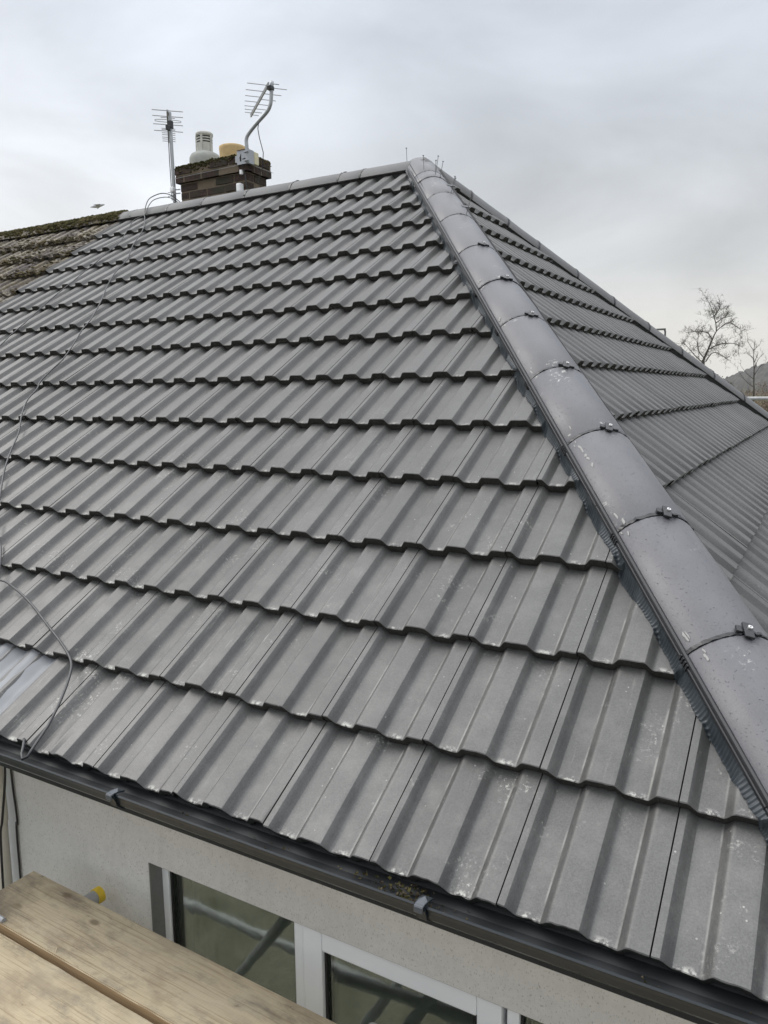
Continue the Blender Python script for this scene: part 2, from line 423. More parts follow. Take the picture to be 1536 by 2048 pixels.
# ------------------------------------------------------------------ roof geometry
P1 = math.radians(34.342); P2 = math.radians(41.869)
T1 = math.tan(P1); T2 = math.tan(P2)
XR = 2.350; YR = 3.970; MH = T1 / T2          # hip plan slope dx/dy
ZA = T1 * YR; XA = XR - MH * YR; APEX = Vector((XA, YR, ZA))
XP = -3.74                                     # party line with the neighbour
DEPTH = 2 * YR
FRONT = (Vector((0, 0, 0)), Vector((1, 0, 0)), Vector((0, math.cos(P1), math.sin(P1))), Vector((0, -math.sin(P1), math.cos(P1))))
SIDE = (Vector((XR, 0, 0)), Vector((0, 1, 0)), Vector((-math.cos(P2), 0, math.sin(P2))), Vector((math.sin(P2), 0, math.cos(P2))))
BACK = (Vector((0, DEPTH, 0)), Vector((-1, 0, 0)), Vector((0, -math.cos(P1), math.sin(P1))), Vector((0, math.sin(P1), math.cos(P1))))
NOSES = [0., .312, .647, .975, 1.309, 1.635, 1.971, 2.324, 2.66, 2.999, 3.332, 3.667, 3.987, 4.312, 4.72]
TH = .033; RIB = .0245; TW = .30

def profile(u):
    """rib profile, joint on the crown of a rib at u = 0 mod .3"""
    p = (u + .045) % .15
    d = .017
    def f(q):
        q = q % .15
        return np.where(q < .063, 1., np.where(q < .063 + d, 1 - (q - .063) / d, np.where(q < .15 - d, 0., (q - (.15 - d)) / d)))
    acc = 0
    for k in np.linspace(-.0026, .0026, 7): acc = acc + f(p + k)
    return RIB * (acc / 7 - 1) + .004

def tiles(name, frame, noses, cols, mats, parent, nu=60, s_max=None, clip=None, rough=1., skip=None, seed=1, keep=None, phase=0., moss=0.):
    O, U, S, Nn = [np.array(x) for x in frame]
    r = np.random.default_rng(seed)
    V = []; F = []; MI = []; UV = []; RN = []
    base = 0
    uu = np.linspace(.0015, TW - .0015, nu)
    kern = np.array([1, 2, 3, 2, 1.]) / 9
    for k in range(len(noses) - 1):
        s0 = noses[k]; g = noses[k + 1] - s0
        for i in cols:
            if skip and skip(k, i, s0, g): continue
            if keep and not keep(k, i): continue
            ra, rb = r.random(2)
            dt = r.normal() * .0016 * rough; dn = abs(r.normal()) * .0010 * rough; rot = r.normal() * .0016 * rough
            h = profile(uu)
            j1 = np.convolve(np.pad(r.normal(size=nu), 2, 'edge'), kern, 'valid') * .0013 * rough * (2.0 if k == 0 else 1.)
            j2 = np.convolve(np.pad(r.normal(size=nu), 2, 'edge'), kern, 'valid') * .0016 * rough * (2.4 if k == 0 else 1.)
            end = min(g + .03, (s_max - s0) if s_max else 9)
            ts = [(.006, -TH - .001, 1, 1), (.0015, -TH * .55, 1, .5), (.0, -.0022, .7, 0), (.0022, -.0003, .4, 0), (g * .35, 0, 0, 0), (g * .7, 0, 0, 0), (end, 0, 0, 0)]
            rows = []
            for (t, n_, a, b) in ts:
                tt = t + a * j1 * (1 if t < .01 else 0) + (uu / TW - .5) * rot * (1 if t < .01 else 0)
                body = -TH * np.maximum(tt, 0) / g
                nn = h + body + n_ + dn * (1 - t / g) + b * j2
                P = O + np.outer(i * TW + uu + phase, U) + np.outer(s0 + dt + tt, S) + np.outer(nn, Nn)
                rows.append(P)
                UV.append(np.stack([uu, np.full(nu, max(t, 0.))], 1))
            nr = len(rows)
            # side walls of the joint
            body_rows = rows[2:]
            for e_ in (0, nu - 1):
                P = np.array([q[e_] for q in body_rows]) - Nn * .012
                rows.append(P); UV.append(np.stack([np.full(len(P), uu[e_]), [.1] * len(P)], 1))
            vs = np.concatenate(rows); V.append(vs); RN.append(np.tile([ra, rb], (len(vs), 1)))
            a = np.arange(nu - 1)
            for q in range(nr - 1):
                f = np.stack([q * nu + a, q * nu + a + 1, (q + 1) * nu + a + 1, (q + 1) * nu + a], 1) + base
                F.append(f); MI += [1 if q < 2 else 0] * (nu - 1)
            nb = nr * nu; nbr = nr - 2
            for si, e_ in enumerate((0, nu - 1)):
                for q in range(nbr - 1):
                    x0 = nb + si * nbr + q; t0 = (q + 2) * nu + e_
                    f = [x0, x0 + 1, t0 + nu, t0]
                    if si == 0: f = f[::-1]
                    F.append(np.array([f]) + base); MI.append(1)
            base += len(vs)
    V = np.concatenate(V); F = np.concatenate(F); UV = np.concatenate(UV); RN = np.concatenate(RN)
    me = bpy.data.meshes.new(name); me.from_pydata(V.tolist(), [], F.tolist())
    for m in mats: me.materials.append(m)
    me.polygons.foreach_set('material_index', np.array(MI, dtype=np.int32))
    me.polygons.foreach_set('use_smooth', np.ones(len(F), dtype=bool))
    li = np.empty(len(me.loops), dtype=np.int32); me.loops.foreach_get('vertex_index', li)
    l1 = me.uv_layers.new(name='UVMap'); l1.data.foreach_set('uv', UV[li].astype(np.float32).ravel())
    l2 = me.uv_layers.new(name='tile'); l2.data.foreach_set('uv', RN[li].astype(np.float32).ravel())
    if clip:
        bm = bmesh.new(); bm.from_mesh(me)
        for co, no_ in clip:
            bmesh.ops.bisect_plane(bm, geom=bm.verts[:] + bm.edges[:] + bm.faces[:], plane_co=co, plane_no=no_, clear_outer=True)
        bm.to_mesh(me); bm.free()
    me.set_sharp_from_angle(angle=math.radians(38))
    me.update()
    o = bpy.data.objects.new(name, me); col.objects.link(o); o.parent = parent
    return o

house = thing('house', 'bungalow with new dark grey tiled hipped roof and cream rendered wall', 'house')
# plan direction of the near hip: from the apex towards the eave corner
HN = Vector((XR - XA, -YR, -ZA)).normalized()
HF = Vector((XR - XA, YR, -ZA)).normalized()
nN = Vector((1, MH, 0)).normalized()       # horizontal, pointing to the outside of the front slope
nF = Vector((1, -MH, 0)).normalized()
corner_n = Vector((XR, 0, 0)); corner_f = Vector((XR, DEPTH, 0))
clip_front = [(corner_n - nN * .035, nN)]
def skip_front(k, i, s0, g):
    y = s0 * math.cos(P1); return i * TW > XR - MH * y + .02
def keep_front(k, i): return True
c0 = int(math.floor(XP / TW)) 
tiles('front_roof_slope', FRONT, NOSES, range(-13, 8), [MT_tile, MT_nose], house, 60, 4.72, clip_front + [(Vector((XP, 0, 0)), Vector((-1, 0, 0)))], skip=skip_front, keep=keep_front)
vs = []; nxl, nyl = 90, 12
for j in range(nyl):
    for i in range(nxl):
        x = -.74 + .55 * i / (nxl - 1); q = .012 + .312 * j / (nyl - 1)
        h = float(np.mean(profile(np.linspace(x - .026, x + .026, 9)))) - TH * q / .312 + .005 + .002 * math.sin(x * 37 + q * 23) + .0015 * math.sin(q * 61 - x * 19)
        vs.append(FRONT[0] + FRONT[1] * x + FRONT[2] * q + FRONT[3] * h)
lt = mesh_obj('lead_sheet', vs, [(j * nxl + i, j * nxl + i + 1, (j + 1) * nxl + i + 1, (j + 1) * nxl + i) for j in range(nyl - 1) for i in range(nxl - 1)], MT_silver, house, None, True)
lt['label'] = 'pale silvery lead sheet dressed over the eave tiles at the left edge'
N_SIDE = [.066 + .3336 * n for n in range(-0, 12)] + [4.00]
N_SIDE[0] = .0
def skip_side(k, i, s0, g):
    x = XR - s0 * math.cos(P2); y0 = (XR - x) / MH; return (i + 1) * TW < y0 - .05 or i * TW > DEPTH - y0 + .05
tiles('side_roof_slope', SIDE, N_SIDE, range(0, 27), [MT_tile_r, MT_nose], house, 42, 4.0,
      [(corner_n + nN * .035, -nN), (corner_f + nF * .035, -nF)], skip=skip_side, seed=5)
def skip_back(k, i, s0, g):
    y = s0 * math.cos(P1); return -(i + 1) * TW > XR - MH * y + .02
tiles('back_roof_slope', BACK, NOSES, range(-8, 13), [MT_tile_r, MT_nose], house, 22, 4.72,
      [(corner_f - Vector((nF.x, nF.y, 0)) * .035, nF), (Vector((XP, 0, 0)), Vector((-1, 0, 0)))], skip=skip_back, seed=6)
# dark membrane below the tiles
def off(frame, u, s, n): O, U, S, Nn = frame; return O + U * u + S * s + Nn * n
mb = MB(); dn_ = -.085
A0 = off(FRONT, XP, .03, dn_); A1 = off(FRONT, XR - .05, .03, dn_); top0 = Vector((XP, YR, ZA - .105)); top1 = Vector((XA, YR, ZA - .105))
B1 = Vector((XR - .05, DEPTH - .05, -.07)); B0 = Vector((XP, DEPTH - .05, -.07)); A1b = Vector((XR - .05, .05, -.07))
mb.add([A0, A1b, top1, top0], [(0, 1, 2, 3)]); mb.add([A1b, B1, top1], [(0, 1, 2)]); mb.add([B1, B0, top0, top1], [(0, 1, 2, 3)])
mb.build('roof_membrane', MT_under, house)

# ------------------------------------------------------------------ caps on hips and ridge
n1 = FRONT[3]; n2 = SIDE[3]; n3 = BACK[3]
def cap_frame(axis, na, nb):
    up = (na + nb); up = (up - axis * up.dot(axis)).normalized()
    side = axis.cross(up).normalized()
    return up, side
def cap(name, o0, axis, up, side, a0, a1, parent, W=.128, th=75, lift=.0, base=0., material=None, thick=.014, pinch=0.):
    """half round capping piece from distance a0 to a1 along the axis"""
    ang = math.radians(th); R = W / math.sin(ang); n = 22
    vs = []; fs = []
    segs = [a0, a0 + .006, (a0 + a1) / 2, a1 - .006, a1]
    def ring(a, R_, dz):
        out = []
        for k in range(n + 1):
            t = -ang + 2 * ang * k / n
            out.append(o0 + axis * a + side * (R_ * math.sin(t)) + up * (R_ * math.cos(t) - R * math.cos(ang) + base + dz))
        return out
    rings = []
    jit = [random.gauss(0, .0008) for _ in segs]
    rings.append(ring(a0, R - thick, 0)); 
    for i, a in enumerate(segs): rings.append(ring(a, R - (.003 if i in (0, len(segs) - 1) else 0) + jit[i], lift * (a - a0) / (a1 - a0)))
    rings.append(ring(a1, R - thick, lift))
    vs = [v for q in rings for v in q]; m = n + 1
    for i in range(len(rings) - 1):
        for k in range(n): fs.append((i * m + k, (i + 1) * m + k, (i + 1) * m + k + 1, i * m + k + 1))
    # inside and long edges
    fs2 = []
    last = (len(rings) - 1) * m
    for k in range(n): fs2.append((k, k + 1, last + k + 1, last + k))
    for e_ in (0, n):
        idx = [i * m + e_ for i in range(len(rings))]; fs2.append(tuple(idx if e_ == 0 else idx[::-1]))
    o = mesh_obj(name, vs, fs + fs2, material or MT_cap, parent, None, True)
    o.data.set_sharp_from_angle(angle=math.radians(40))
    return o
def band(name, o0, axis, up, side, a, w, parent, W, th, base, dr, mat_, rough=.001, t0=-1., t1=1.):
    ang = math.radians(th); R = W / math.sin(ang); n = 40; mb = MB(); vs = []
    for da, rr in ((-w / 2, R - .02), (-w / 2, R + dr), (w / 2, R + dr), (w / 2, R - .02)):
        for k in range(n + 1):
            t = ang * (t0 + (t1 - t0) * k / n); q = rr + random.gauss(0, rough) + (random.random() < .06) * .003
            vs.append(o0 + axis * (a + da + random.gauss(0, rough)) + side * (q * math.sin(t)) + up * (q * math.cos(t) - R * math.cos(ang) + base))
    m = n + 1; fs = [(i * m + k, (i + 1) * m + k, (i + 1) * m + k + 1, i * m + k + 1) for i in range(3) for k in range(n)]
    mb.add(vs, fs); return mb.build(name, mat_, parent)

def on_cap(o0, axis, up, side, W, th, base, a, tdeg, dr):
    ang = math.radians(th); R = W / math.sin(ang); t = math.radians(tdeg)
    return o0 + axis * a + side * ((R + dr) * math.sin(t)) + up * ((R + dr) * math.cos(t) - R * math.cos(ang) + base)

def clamp(parent, o0, axis, up, side, W, th, base, a, tdeg, sgn):
    """black plastic clamp over a joint with its steel screw"""
    t = math.radians(tdeg)
    nrm = side * math.sin(t) + up * math.cos(t); tan = side * math.cos(t) - up * math.sin(t)
    c = on_cap(o0, axis, up, side, W, th, base, a, tdeg, .006)
    ax = (axis * .93 - tan * sgn * .32).normalized(); tb = nrm.cross(ax).normalized()
    fr = lambda v: c + (ax * v.x + tb * v.y + nrm * v.z) * .84
    mb = MB()
    mb.box((-.030, -.014, -.003), (.030, .014, .006), 0, fr, .0025)
    mb.box((-.012, -.034, -.006), (.012, -.018, .003), 0, fr, .002)
    mb.box((-.008, -.024, -.006), (.006, .020, .000), 0, fr, .001)
    mb.box((.000, .018, -.006), (.009, .030, .004), 0, fr, .002)
    mb.box((-.008, .028, -.008), (.003, .040, .002), 0, fr, .002)
    o = mb.build('joint_clamp', MT_black, parent)
    return c, nrm, ax, tb
def screw(parent, c, nrm, r=.0055, h=.009):
    mb = MB(); mb.tube([c + nrm * .004, c + nrm * h], r, 12); mb.tube([c + nrm * h, c + nrm * (h + .0012)], r * .45, 8, 1)
    return mb.build('screw', [MT_screw, MT_alu_dark], parent)
def nail(parent, base, d, h=.075):
    mb = MB(); d = d.normalized(); mb.tube([base, base + d * h], .0021, 6); mb.tube([base + d * h, base + d * (h + .003)], .0058, 10)
    return mb.build('nail', MT_nail, parent)

# near hip
upN, sideN = cap_frame(HN, n1, n2)
if sideN.dot(Vector((1, 1, 0))) < 0: sideN = -sideN     # side points to the right hand slope
WN, THN, BN = .131, 68, -.047
APEXN = APEX - sideN * .008 - upN * .030
HN0 = HN; HN = ((corner_n - sideN * .010) - APEXN).normalized()
# joints as distance from the apex; values follow the pieces seen along the hip
jy = [3.67, 3.56, 3.283, 2.956, 2.567, 2.22, 1.913, 1.57, 1.245, .916, .589, .262, -.03]
px_off = WN * math.hypot(1, MH)
def hip_a(y_left):    # left edge point on the front slope -> distance along the hip axis
    p = Vector((XR - MH * y_left - px_off, y_left, T1 * y_left)); return (p - APEX).dot(HN) + .040
joints = [hip_a(y) for y in jy]
prev = -.02
hip_caps = []
for i, a in enumerate(joints):
    c = cap('hip_cap', APEXN, HN, upN, sideN, prev + .004, a - .004, house, WN, THN, .0, BN, MT_cap)
    if i == 0: c['label'] = 'topmost short hip cap at the roof apex'
    hip_caps.append(c)
    band('joint_strip', APEXN, HN, upN, sideN, a, .010, c, WN, THN, BN, .0010, MT_black, .0008)
    prev = a
for i, a in enumerate(joints[:-1]):
    c = hip_caps[i]
    if i >= 4:
        cc, nrm, ax, tb = clamp(c, APEXN, HN, upN, sideN, WN, THN, BN, a, 1, 1)
        screw(c, cc + ax * -.008 + tb * .004, nrm)
        # black hooks at the left end of the joint
        hk = MB()
        for q in range(4):
            p = on_cap(APEXN, HN, upN, sideN, WN, THN, BN, a + .004 + q * .011, -THN + 3, .002)
            fr = lambda v, p=p: p + HN * v.x + sideN * v.y + upN * v.z
            hk.box((-.003, -.010, -.012), (.003, .008 - .002 * q, .006), 0, fr, .001)
        hk.build('joint_hook', MT_black, c)
    else:
        t = math.radians(8 + i * 3)
        base = on_cap(APEXN, HN, upN, sideN, WN, THN, BN, a, 12, -.002)
        nail(c, base, Vector((.12 + .05 * i, .1, 1)), .105)
        if i in (2, 3):
            fr = lambda v, b=base: b + Vector((0, 0, .05)) + HN * v.x + sideN * v.y + upN * v.z
            m_ = MB(); m_.box((-.016, -.026, -.002), (.016, .026, .002), 0, fr, .001); m_.build('loose_washer', MT_black, c)
        # extra loose nails round the apex
        if i < 3:
            base = on_cap(APEXN, HN, upN, sideN, WN, THN, BN, a - .05, -20 + 22 * i, -.002)
            nail(c, base, Vector((-.1 + .1 * i, .1, 1)), .095)
# cement splashes beside each joint (flat dried smears)
def splash(parent, a, tdeg, la, lt_):
    mb = MB(); n = 16; c = []
    for k in range(n):
        q = 2 * math.pi * k / n; rr = 1 + .35 * math.sin(2 * q + a * 90) + random.gauss(0, .12)
        c.append(on_cap(APEXN, HN, upN, sideN, WN, THN, BN, a + la * math.cos(q) * rr, tdeg + lt_ * math.sin(q) * rr, .0012))
    c.append(on_cap(APEXN, HN, upN, sideN, WN, THN, BN, a, tdeg, .0016))
    mb.add(c, [(k, (k + 1) % n, n) for k in range(n)])
    return mb.build('lime_splash', MT_splash, parent)
for i in range(5, 12):
    for q in range(2):
        splash(hip_caps[i], joints[i] - .012 - random.random() * .05, -50 + random.gauss(0, 4), .005 + random.random() * .012, .7 + random.random() * 1.2)
    if i + 1 < len(hip_caps):
        for q in range(2):
            splash(hip_caps[i + 1], joints[i] + .014 + random.random() * .025, -50 + random.gauss(0, 4), .003 + random.random() * .007, .6 + random.random() * 1.0)
for q in range(5): splash(hip_caps[9], joints[8] + .04 + q * .028 + random.random() * .02, -47 + q * .5, .010, 1.5)

HN = HN0
# ridge
RX = Vector((-1, 0, 0))
upR = Vector((0, 0, 1)); sideR = Vector((0, 1, 0))
WR, THR, BR = .130, 70, -.089
rj = [-1.156, -1.354, -1.809, -2.268, -2.745, -3.149, -3.60]
prev = -.03; first = None
for x in rj:
    a = XA - x
    c = cap('ridge_cap', APEX, RX, upR, sideR, prev + .004, a - .004, house, WR, THR, 0, BR, MT_cap_ridge)
    band('joint_strip', APEX, RX, upR, sideR, a, .014, c, WR, THR, BR, .0015, MT_black, .001)
    if -3.2 < x < -1.2:
        p = on_cap(APEX, RX, upR, sideR, WR, THR, BR, a, 6, .004)
        m_ = MB(); m_.box((-.012, -.03, -.002), (.012, .03, .005), 0, lambda v, p=p: p + v, .001); m_.build('joint_clamp', MT_black, c)
    prev = a
c = cap('ridge_cap', APEX, RX, upR, sideR, prev + .004, XA - XP + .01, house, WR, THR, 0, BR, MT_cap_ridge)
nail(first or house, APEX + Vector((-.13, -.02, -.012)), Vector((-.1, .1, 1)), .11)

# far hip
upF, sideF = cap_frame(HF, n2, n3)
if sideF.dot(Vector((1, -1, 0))) < 0: sideF = -sideF    # towards the side slope
APEXF = APEX - upF * .044; HFF = (corner_f - APEXF).normalized()
prev = -.02
fj = [.42, .78, 1.10, 1.52, 1.94, 2.36, 2.78, 3.21, 3.64, 4.07, 4.50, 4.93, 5.36]
LF = (corner_f - APEX).length
for a in fj + [LF]:
    a = min(a, LF)
    if a - prev < .05: break
    c = cap('hip_cap', APEXF, HFF, upF, sideF, prev + .004, a - .004, house, WN * .96, THN, 0, -.030, MT_cap_ridge)
    band('joint_strip', APEXF, HFF, upF, sideF, a, .016, c, WN * .96, THN, -.030, .003, MT_black, .001)
    prev = a

# black seal under the ridge and the far hip, and bar + pleated apron along the near hip
# ridge seals (both sides)
for sgn, fr_ in ((-1, FRONT), (1, BACK)):
    mb = MB(); y0 = YR + sgn * (WR - .020)
    mb.box((XP, min(y0, y0 - sgn * .02), ZA - (WR) * T1 - .05), (XA + .03, max(y0, y0 - sgn * .02), ZA - .088), 0)
    mb.build('ridge_seal', MT_deck, house)
mb = MB()
fr = lambda v: APEXF + HFF * v.x + sideF * v.y + upF * v.z
mb.box((0, .085, -.10), (LF, .118, -.028), 0, fr); mb.box((0, -.118, -.10), (LF, -.085, -.028), 0, fr)
mb.build('ridge_seal', MT_deck, house)
LN = (corner_n - APEX).length
fr = lambda v: APEX + HN * v.x + sideN * v.y + upN * v.z
mb = MB(); mb.box((.05, .085, -.10), (LN, .120, -.034), 0, fr); mb.box((.05, -.112, -.10), (LN, -.085, -.030), 0, fr)
mb.build('ridge_seal', MT_deck, house)

def front_height(x, y):
    """height above the FRONT reference plane of the tiled surface at plan position"""
    s = y / math.cos(P1)
    k = max([q for q in range(len(NOSES) - 1) if NOSES[q] <= s] or [0])
    g = NOSES[k + 1] - NOSES[k]; t = s - NOSES[k]
    return float(profile(np.array([x]))[0]) - TH * t / g
# plastic edge bar
d_in = Vector((-nN.x, -nN.y, 0))
def hip_front(a, w):
    """point on the front reference plane, a metres down the hip, w metres (plan) left of the hip line"""
    p = APEX + HN * a + d_in * w; s = p.y / math.cos(P1)
    return FRONT[0] + FRONT[1] * p.x + FRONT[2] * s
mb = MB(); step = .02; n = int((LN - .12) / step)
secs = [(.126, .026), (.131, .033), (.1365, .033), (.1395, .028), (.1395, .015), (.135, .013)]
vs = []
for q in range(n + 1):
    a = .15 + q * step
    for w, h in secs: vs.append(hip_front(a, w) + n1 * h)
m = len(secs); fs = [(q * m + k, q * m + k + 1, (q + 1) * m + k + 1, (q + 1) * m + k) for q in range(n) for k in range(m - 1)]
mb.add(vs, fs)
# second thin rail, staggered lengths
a = .15
while a < LN - .1:
    b_ = min(a + 1.0, LN - .05); vs = []
    for q in (a, b_):
        for w, h in ((.1385, .020), (.140, .023), (.1435, .023), (.145, .018), (.145, .009)): vs.append(hip_front(q, w) + n1 * h)
    mb.add(vs, [(k, k + 1, k + 6, k + 5) for k in range(4)]); a = b_ + .003
mb.build('hip_edge_bar', MT_black, house)
# pleated apron
vs = []; fs = []; step = .0022; n = int((LN - .2) / step); cross = 8
wob = np.convolve(rng.normal(size=n + 40), np.ones(40) / 40, 'valid')
for q in range(n + 1):
    a = .16 + q * step; pleat = .0030 * math.sin(2 * math.pi * a / .0115)
    wend = .162 + .014 * float(wob[min(q, len(wob) - 1)])
    for k in range(cross):
        t = k / (cross - 1); w = .140 + (wend - .140) * t
        p = hip_front(a, w); hs = front_height(p.x, p.y) + .003
        # follow the highest of the last course where it steps
        h = (1 - t) ** 1.5 * .014 + (1 - (1 - t) ** 1.5) * hs
        vs.append(p + n1 * (max(h, hs) + pleat * (.35 + .65 * t)))
fs = [(q * cross + k, q * cross + k + 1, (q + 1) * cross + k + 1, (q + 1) * cross + k) for q in range(n) for k in range(cross - 1)]
ap = mesh_obj('pleated_apron', vs, fs, MT_apron, house, None, True)

# ------------------------------------------------------------------ gutter
def gutter(name, p0, d, length, out):
    """p0: point under the tile noses, d: direction, out: horizontal unit pointing away from the wall"""
    prof = [(-.040, -.020), (-.040, -.045), (-.030, -.066), (-.005, -.080), (.028, -.080), (.052, -.068), (.066, -.045), (.071, -.018), (.074, -.003), (.0775, .003), (.081, .0), (.080, -.006), (.0765, -.020)]
    inner = [(.072, -.046), (.057, -.071), (.030, -.084), (-.007, -.084), (-.034, -.069), (-.044, -.046), (-.044, -.020)]
    sq = lambda b: b * .60 if b < 0 else b
    prof = [(a, sq(b)) for a, b in prof]; inner = [(a, sq(b)) for a, b in inner]; pts = prof + inner
    vs = []; segs = int(length / .5) + 1
    for q in range(segs + 1):
        sag = 0.002 * math.sin(q * 1.7)
        for a, b in pts: vs.append(p0 + d * (length * q / segs) + out * a + Vector((0, 0, b + sag)))
    m = len(pts); fs = []; mi = []
    for q in range(segs):
        for k in range(m):
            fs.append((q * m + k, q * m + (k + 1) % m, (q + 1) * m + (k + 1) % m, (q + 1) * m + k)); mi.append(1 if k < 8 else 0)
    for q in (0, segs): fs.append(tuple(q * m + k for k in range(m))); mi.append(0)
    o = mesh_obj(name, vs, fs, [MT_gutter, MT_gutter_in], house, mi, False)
    bm = bmesh.new(); bm.from_mesh(o.data); bmesh.ops.recalc_face_normals(bm, faces=bm.faces[:]); bm.to_mesh(o.data); bm.free()
    return o
g1 = gutter('gutter', Vector((XP, 0, 0)), Vector((1, 0, 0)), XR + .08 - XP, Vector((0, -1, 0)))
g2 = gutter('gutter', Vector((XR, -.08, 0)), Vector((0, 1, 0)), DEPTH + .16, Vector((1, 0, 0)))
def bracket(x, parent):
    band_ = [(.052, -.0), (.070, .006), (.086, .007), (.0885, -.004), (.083, -.022), (.078, -.048), (.060, -.074), (.030, -.0885), (-.008, -.0885), (-.036, -.072), (-.047, -.046)]
    band_ = [(a, b * .60 if b < 0 else b) for a, b in band_]; vs = []
    for dx, grow in ((-.012, 0), (.012, 0)):
        for a, b in band_: vs.append(Vector((x + dx, -a, b)))
    for dx in (-.012, .012):
        for a, b in band_: vs.append(Vector((x + dx, -a + (.003 if a > 0 else 0), b + .003)))
    m = len(band_); fs = []
    for k in range(m - 1):
        fs.append((k, k + 1, m + k + 1, m + k)); fs.append((2 * m + k, 3 * m + k, 3 * m + k + 1, 2 * m + k + 1))
        fs.append((k, 2 * m + k, 2 * m + k + 1, k + 1)); fs.append((m + k, m + k + 1, 3 * m + k + 1, 3 * m + k))
    o = mesh_obj('gutter_bracket', vs, fs, MT_gutter, parent)
    c = MB(); c.box((x - .010, -.094, .0045), (x + .010, -.072, .0095), 0, None, .002)
    c.box((x - .010, -.0955, -.006), (x + .010, -.090, .008), 0, None, .002)
    c.add([(x - .010, -.072, .0095), (x + .010, -.072, .0095), (x, -.062, .012), (x - .010, -.088, .0098), (x + .010, -.088, .0098)], [(0, 1, 2), (0, 2, 3), (1, 4, 2), (3, 2, 4)])
    c.build('bracket_clip', MT_clip, parent)
for x in (.468, 1.369, -.43, -1.33, -2.23, -3.13, 2.2): bracket(x, g1)
# moss and grit lying in the gutter
mb = MB()
for q in range(190):
    cx = random.choice([random.gauss(1.30, .07), random.gauss(1.32, .04), random.uniform(.3, 2.2)]); r = random.uniform(.0015, .006) * (1.3 if abs(cx - 1.2) < .15 else .7)
    cy = -random.uniform(-.01, .055); cz = -.047 + random.random() * (.022 if abs(cx - 1.2) < .16 else .004)
    vs = [Vector((cx, cy, cz)) + Vector((random.gauss(0, 1), random.gauss(0, 1), random.gauss(0, 1))).normalized() * r for _ in range(6)]
    mb.add(vs, [(0, 1, 2), (1, 3, 2), (2, 3, 4), (3, 5, 4), (0, 4, 5), (0, 5, 1)], random.choice([0, 0, 1, 2]))
mb.build('gutter_debris', [MT_moss, MT_moss_brown, MT_moss_brown], g1)['kind'] = 'stuff'

# ------------------------------------------------------------------ walls, fascia, window
YW = .33; ZG = -2.62; XWR = XR - .33
WX0, WX1, WZ1, WZ0 = .118, 1.86, -.535, -1.65
mb = MB()
t_ = .28
mb.box((-.595, YW, ZG), (WX0, YW + t_, -.10)); mb.box((WX1, YW, ZG), (XWR, YW + t_, -.10))
mb.box((WX0, YW, WZ1), (WX1, YW + t_, -.10)); mb.box((WX0, YW, ZG), (WX1, YW + t_, WZ0))
mb.box((XWR - t_, YW + t_, ZG), (XWR, DEPTH - YW, -.10)); mb.box((XP, DEPTH - YW - t_, ZG), (XWR - t_, DEPTH - YW, -.10))
# remove hidden seams by slight reveal skin: left reveal lining has its own render
mb.build('wall', MT_render, house)
mb = MB(); mb.box((XP, YW + .004, ZG), (-.595, YW + t_, -.10)); o = mb.build('painted_wall', MT_white_wall, house)
o['label'] = 'white painted end of the wall beyond the cream pipe'
mb = MB(); mb.box((XP, .046, -.14), (XR - .046, .066, .0)); mb.box((XR - .066, .066, -.14), (XR - .046, DEPTH - .046, .0)); mb.build('fascia_board', MT_gutter, house)
mb = MB(); mb.box((XP, .066, -.14), (XR - .066, YW, -.125)); mb.box((XWR, YW, -.14), (XR - .066, DEPTH, -.125)); mb.build('soffit', MT_upvc, house)
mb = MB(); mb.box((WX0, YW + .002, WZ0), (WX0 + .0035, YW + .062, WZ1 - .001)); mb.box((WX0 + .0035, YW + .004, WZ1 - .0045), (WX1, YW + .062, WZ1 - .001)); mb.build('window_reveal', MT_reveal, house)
# white wall corner strip/pipe and cable at the left
pp = MB(); pp.tube(smooth_path([(-.628, .285, -.11), (-.628, .285, -.38), (-.622, .285, -.55), (-.632, .285, -.8), (-.632, .285, ZG)], 5), .027, 16)
pp.build('downpipe', MT_cream_pipe, house, True)
win = bpy.data.objects.new('window', None); col.objects.link(win); win.parent = house; win['label'] = 'white framed casement window under the gutter'
YF = .380
fm = MB()
fm.box((WX0 + .004, YF + .004, WZ0), (.152, YF + .07, WZ1 - .005), 0, None, .003)
fm.box((.152, YF + .004, WZ1 - .042), (.690, YF + .07, WZ1 - .005), 0, None, .003)
fm.box((.152, YF + .004, WZ0), (.690, YF + .07, WZ0 + .05), 0, None, .003)
fm.box((.690, YF, WZ0), (.722, YF + .07, WZ1 - .005), 0, None, .003)
fm.box((.722, YF + .012, WZ1 - .040), (1.386, YF + .07, WZ1 - .005), 0, None, .003)
fm.box((.722, YF + .012, WZ0), (1.386, YF + .07, WZ0 + .04), 0, None, .003)
fm.box((1.386, YF, WZ0), (1.420, YF + .07, WZ1 - .005), 0, None, .003)
fm.box((1.420, YF + .004, WZ1 - .042), (WX1, YF + .07, WZ1 - .005), 0, None, .003)
fm.box((1.420, YF + .004, WZ0), (WX1, YF + .07, WZ0 + .05), 0, None, .003)
fm.box((WX1 - .05, YF + .004, WZ0 + .05), (WX1 - .001, YF + .07, WZ1 - .042), 0, None, .003)
fm.build('window_frame', MT_upvc, win)
sa = MB(); x0, x1, z0, z1 = .726, 1.374, WZ0 + .03, WZ1 - .030; r = .072
for lo, hi in (((x0, z0), (x0 + r, z1)), ((x1 - r, z0), (x1, z1)), ((x0 + r, z1 - r), (x1 - r, z1)), ((x0 + r, z0), (x1 - r, z0 + r))):
    sa.box((lo[0], YF - .008, lo[1]), (hi[0], YF + .055, hi[1]), 0, None, .006)
sa.build('opening_sash', MT_upvc, win)
gk = MB()
